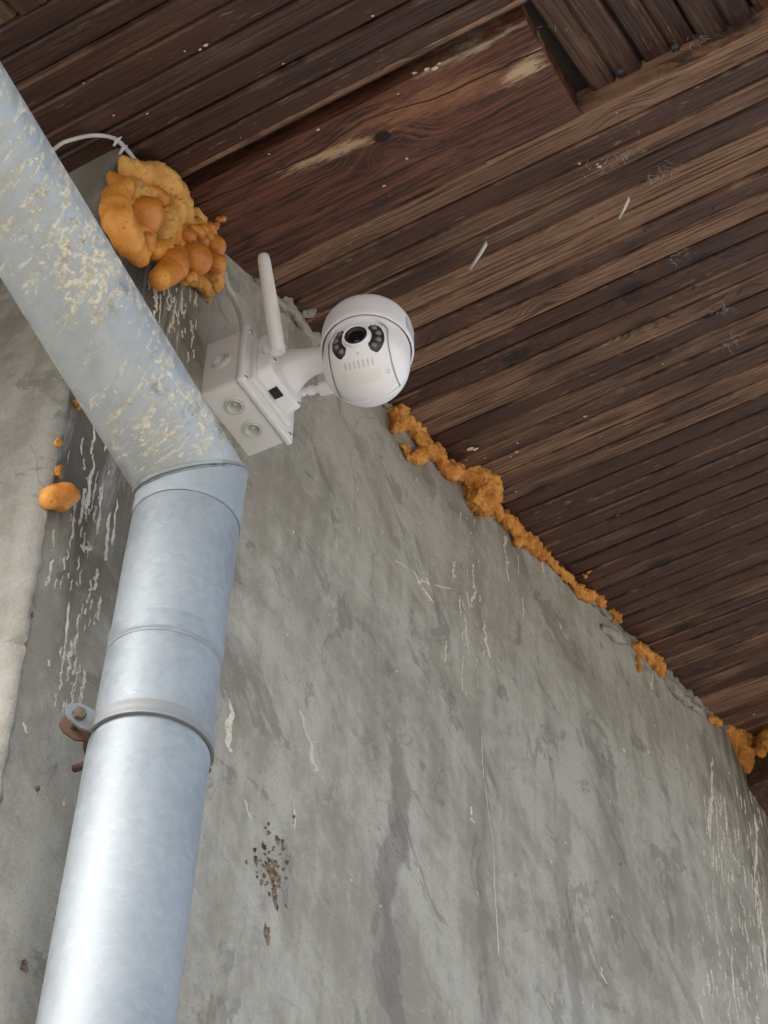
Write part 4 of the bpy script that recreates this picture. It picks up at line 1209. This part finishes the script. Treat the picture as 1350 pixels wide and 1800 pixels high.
# work in the head's own frame (x = hu, y = hf, z = up, origin at ball centre), then turn into the world
HM = Matrix((hu, hf, hz)).transposed()
so = tmp_obj(*capsule(RB, .0275))
si = tmp_obj(*capsule(RB * .945, .0230))
so = boolean(so, si)
ww = RB * .715
slot = []
zt_ = .0235
for q in [(-ww, -.1), (-ww, zt_ - .020)] + [(-ww + .020 - .020 * math.cos(a), zt_ - .020 + .020 * math.sin(a)) for a in np.linspace(.15, math.pi / 2, 8)] + [(ww - .020 + .020 * math.sin(a), zt_ - .020 + .020 * math.cos(a)) for a in np.linspace(0, math.pi / 2 - .15, 8)] + [(ww, zt_ - .020), (ww, -.1)]:
    slot.append(q)
ns = len(slot)
SVt = [(x, -.022, z) for x, z in slot] + [(x, .12, z) for x, z in slot]
cut = tmp_obj(SVt, [tuple(range(ns)), tuple(range(2 * ns - 1, ns - 1, -1))] + [(i, (i + 1) % ns, ns + (i + 1) % ns, ns + i) for i in range(ns)])
so = boolean(so, cut)
def to_head(o_, name, mat, par):
    me = o_.data; off = root_loc(par)
    for v in me.vertices: v.co = HM @ v.co + BC - off
    me.name = name; me.materials.clear(); me.update()
    bpy.data.objects.remove(o_)
    n_ = link(name, me, mat, par); return autosmooth(n_, 40)
shell = to_head(so, 'yoke_shell', M['white'], cm)
# the eye: a ball cut flat on both sides, with a brow
wi = RB * .700; RI = RB * .968
pr_ = [(.0002, -wi)] + [(math.sqrt(RI * RI - u_ * u_) - (.0012 if abs(abs(u_) - wi) < 1e-6 else 0), u_) for u_ in np.linspace(-wi, wi, 37)] + [(.0002, wi)]
V, F = lathe(pr_, (0, 0, 0), (1, 0, 0), 110)
eo = tmp_obj(V, F)
# shave a shallow flat for the lens plate
ELV = math.radians(-13)
Ld = Vector((0.03, math.cos(ELV), math.sin(ELV))).normalized()
Lu = Vector((1, 0, 0)); Lu = (Lu - Ld * Lu.dot(Ld)).normalized(); Lw = Lu.cross(Ld)
if Lw.z < 0: Lw = -Lw
eye = to_head(eo, 'eye_ball', M['white'], cm)
def hw(v): return HM @ v + BC
def sph(th, ph, r):                     # polar about the lens axis: th away from it, ph around (0 = right, 90 = up)
    d = Ld * math.cos(th) + (Lu * math.cos(ph) + Lw * math.sin(ph)) * math.sin(th)
    return hw(d * r)
Lworld = HM @ Ld
# lens barrel, bezel, glass
V, F = lathe([(RI * .325, -.004), (RI * .325, .0030), (RI * .31, .0042), (RI * .285, .0044), (RI * .272, .0036), (RI * .265, .0005)], hw(Ld * RI * .972), Lworld, 56)
bz = mk('lens_bezel', V, F, M['white'], eye, True); autosmooth(bz, 45)
V, F = lathe([(RI * .272, .0022), (RI * .250, .0030), (RI * .215, .0030), (RI * .19, .0006), (RI * .175, .0004)], hw(Ld * RI * .986), Lworld, 48)
mk('lens_ring', V, F, M['black'], eye, True)
V, F = lathe([(.0002, .0022), (RI * .06, .0021), (RI * .12, .0014), (RI * .18, .0004)], hw(Ld * RI * .986), Lworld, 40)
mk('lens', V, F, M['glass'], eye, True)
# LED windows either side of the lens
def sector(p0, p1, t0, t1, r, name, mat, par, n=22, m_=6, round_=True):
    V, F = [], []
    for i in range(n + 1):
        ph = p0 + (p1 - p0) * i / n
        e = min(1, 4 * min(i / n, 1 - i / n) + .55) if round_ else 1
        mid = (t0 + t1) / 2; hw_ = (t1 - t0) / 2 * math.sqrt(max(.0, 1 - (max(0, abs(2 * i / n - 1) - .78) / .22) ** 2)) if round_ else (t1 - t0) / 2
        hw_ = max(hw_, .01)
        for k in range(m_ + 1):
            V.append(sph(mid - hw_ + 2 * hw_ * k / m_, ph, r))
    for i in range(n):
        for k in range(m_):
            a = i * (m_ + 1) + k
            F.append((a, a + 1, a + m_ + 2, a + m_ + 1))
    o_ = mk(name, V, F, mat, par, True)
    return o_
for sd, (p0, p1) in enumerate(((math.radians(-52), math.radians(48)), (math.radians(132), math.radians(232)))):
    win = sector(p0, p1, math.radians(21), math.radians(39), RI * 1.003, 'led_window', M['ledwin'], eye)
    for k in range(4):
        ph = p0 + (p1 - p0) * (.16 + .225 * k)
        th = math.radians(29.5 + (1.2 if k in (1, 2) else -.5))
        d = Ld * math.cos(th) + (Lu * math.cos(ph) + Lw * math.sin(ph)) * math.sin(th)
        V, F = lathe([(.0040, -.001), (.0040, .0006), (.0033, .0022), (.002, .0030), (.0002, .0033)], hw(d * RI * 1.003), HM @ d, 18)
        mk('led', V, F, M['led'], win, True)
V, F = lathe([(.0016, .0008), (.0013, .0006), (.0002, .0003)], sph(math.radians(27), math.radians(-90), RI), HM @ (Ld * math.cos(.47) - Lw * math.sin(.47)), 14)
mk('sensor_hole', V, F, M['slot'], eye, True)
# vents and cream label lower down
def patch_on_ball(th0, th1, u0, u1, name, mat, par, lift, n=10):
    """th measured down from the lens axis, u across (metres)"""
    V, F = [], []
    for i in range(n + 1):
        th = th0 + (th1 - th0) * i / n
        for k in range(n + 1):
            u_ = u0 + (u1 - u0) * k / n
            d = Ld * math.cos(th) - Lw * math.sin(th)
            r = math.sqrt((RI + lift) ** 2 - u_ * u_)
            V.append(hw(d * r + Lu * u_))
    for i in range(n):
        for k in range(n):
            a = i * (n + 1) + k
            F.append((a, a + 1, a + n + 2, a + n + 1))
    return mk(name, V, F, mat, par, True)
for k in range(7):
    u_ = -.0185 + k * .0058
    patch_on_ball(math.radians(36), math.radians(46.5), u_ - .0011, u_ + .0011, 'vent_slot', M['slot'], eye, .0003, 5)
patch_on_ball(math.radians(51), math.radians(69), -.0265, .0235, 'cream_label', M['label'], eye, .0004, 12)
pl = Ld * math.cos(math.radians(76)) - Lw * math.sin(math.radians(76))
for u_, th in ((.031, 62), (-.036, 88)):
    d = (Ld * math.cos(math.radians(th)) - Lw * math.sin(math.radians(th))) * math.sqrt(1 - (u_ / RI) ** 2) + Lu * (u_ / RI)
    V, F = lathe([(.0028, .0006), (.0022, .0002), (.0002, -.0004)], hw(d * RI), HM @ d, 16); mk('screw_hole', V, F, M['slot'], eye, True)

# antennas
def antenna(p, d, L, r, jfrom):
    p, d = Vector(tuple(p)), Vector(tuple(d)).normalized()
    pts = [p - d * .004, p, p + d * .02, p + d * L * .5, p + d * L * .93, p + d * (L * .985), p + d * L]
    V, F = tube(pts, [r * .93, r * 1.0, r * 1.03, r * .98, r * .86, r * .74, r * .42], 28)
    a_ = mk('antenna', V, F, M['white2'], cm, True); autosmooth(a_, 50)
    V, F = lathe([(r * .62, -.0055), (r * .62, -.0035), (.0003, -.0035)], p, d, 20); mk('antenna_end', V, F, M['white2'], a_, True)
    jf = Vector(tuple(jfrom)); jd = (p + d * .006 - jf)
    Lj = jd.length
    V, F = lathe([(.0052, 0), (.0066, .0006), (.0066, Lj * .22), (.0050, Lj * .26), (.0050, Lj * .34), (.0068, Lj * .38), (.0068, Lj * .55), (.0050, Lj * .60), (.0045, Lj * .98)], jf, jd, 20)
    j_ = mk('hinge', V, F, M['white2'], a_, True); autosmooth(j_, 40)
ap = U(.0885, .9735, 3.2985)
antenna(ap, (0.0, -.334, .943), .158, .0098, (X0 + .013, by0 - .001, bz0 + (bz1 - bz0) * .50))
a2 = U(.083, 1.050, 3.322)
antenna(Vector(tuple(a2)) + Vector((.012, .004, .002)), (1, .22, .02), .085, .0098, (X0 + .012, by1 - .001, bz0 + (bz1 - bz0) * .50))

# ------------------------------------------------------------------ cobwebs, falling flakes and specks under the boards
def soff_local(p):
    return p
def web(px, py, ln, spread, n, label, seed, ang=-.43, off=0.0):
    r = random.Random(seed)
    c, t = on_s(px, py, off - .002)
    T = thing('cobweb', tuple(c), label, 'cobweb', 'cobwebs on the soffit')
    V, F = [], []
    for k in range(int(n * .42)):
        x = px + r.gauss(0, ln * .8); y = py + ang * (x - px) + r.gauss(0, spread)
        a = r.uniform(0, 6.28); l = r.uniform(5, 20) * (1 if r.random() < .6 else .5)
        pts = []
        for i in range(5):
            pts.append(on_s(x + math.cos(a) * l * i / 4 + r.gauss(0, .7), y + math.sin(a) * l * i / 4 * .8 + r.gauss(0, .7), off - .003 - r.random() * .007)[0])
        v, f_ = tube(pts, r.uniform(.00008, .00024), 4, False)
        b = len(V); V += v; F += [tuple(b + q for q in ff) for ff in f_]
    o_ = mk('strands', V, F, M['web'], T); o_['kind'] = 'stuff'
web(1268, 545, 7, 5, 60, 'star shaped grey cobweb tuft over a knot, the upper of two close tufts', 1)
web(1286, 600, 12, 5, 60, 'grey cobweb tuft below the star shaped tuft', 2)
web(1160, 308, 22, 5, 70, 'stretched grey cobweb just above the pale straw', 3)
web(1085, 280, 32, 9, 90, 'wide dusty cobweb on the dark board next to the beam end', 4)
web(1230, 75, 24, 9, 80, 'dusty cobweb in the corner of the short cross boards', 5, -.3, .028)
web(1190, 455, 16, 5, 40, 'thin cobweb strands beside a dark knot and crack', 6)
web(970, 48, 18, 2, 10, 'single cobweb threads bridging the gap at the beam end', 7, 0)
def flake(p0, p1, r, label, off=-.012):  # falling flecks, blurred in motion, built as short pale tubes
    a, b = Vector(on_s(*p0, off)[0]), Vector(on_s(*p1, off - .006)[0])
    T = thing('flake', tuple(a), label, 'flake', 'blurred flakes falling past the soffit')
    V, F = tube([a + Vector((0, 0, .010)), a, a.lerp(b, .5) + Vector((.0008, 0, 0)), b], [r * .6, r, r, r * .8], 8)
    mk('flake_body', V, F, M['flake'], T, True)
flake((1105, 351), (1088, 384), .0021, 'short straight pale straw falling past a board joint')
flake((854, 430), (826, 473), .0026, 'fuzzy pale straw falling past a board, longer than the other')
# paint splashes on the beam and boards: small crusts
def crust(px, py, r_, off, seed, par, mat):
    c, t = on_s(px, py, off)
    k = t / FPX
    ux = np.array([1.0, 0, 0]); uy = np.array([0, math.cos(TH), math.sin(TH)]); un = np.array([0, math.sin(TH), -math.cos(TH)])
    V, F = [c + un * .0012], []
    n = 12
    for i in range(n):
        a = 2 * math.pi * i / n
        rr = r_ * k * (1 + .8 * fbm((math.cos(a) * 1.5 + seed, math.sin(a) * 1.5, seed)))
        V.append(c + ux * rr * math.cos(a) * 1.3 + uy * rr * math.sin(a))
    F = [(0, 1 + i, 1 + (i + 1) % n) for i in range(n)]
    base = len(CV); CV.extend(V); CF.extend([tuple(base + q for q in f_) for f_ in F])
CV, CF = [], []
for i, q in enumerate([(440, 397, 4), (437, 405, 2.5), (435, 412, 2), (411, 466, 3.5), (404, 470, 2), (560, 228, 3), (473, 271, 2.5), (655, 28, 3), (498, 112, 2.5), (352, 87, 3), (361, 80, 4), (765, 120, 5), (750, 122, 4), (728, 129, 4), (772, 112, 3), (700, 165, 2), (685, 343, 3), (676, 341, 4), (675, 327, 3), (715, 279, 3), (147, 146, 2), (259, 200, 2.5), (200, 203, 2), (325, 90, 2),
                               (910, 779, 2.5), (908, 794, 3), (898, 803, 2), (853, 805, 1.6), (907, 864, 2), (820, 809, 2), (835, 790, 5), (826, 789, 6), (1029, 732, 3), (1185, 1247, 2), (1325, 1256, 2.5), (1050, 289, 3), (1054, 293, 4), (1018, 288, 3), (1165, 640, 2)]):
    crust(q[0], q[1], q[2] * .8, -.0075 if q[1] < 400 - q[0] * .1 else -.003, i * 1.7, None, None)
o = mk('pale_specks', CV, CF, M['chip']); tag(o, 'pale paint and dropping specks scattered over the soffit boards', 'specks'); o['kind'] = 'stuff'
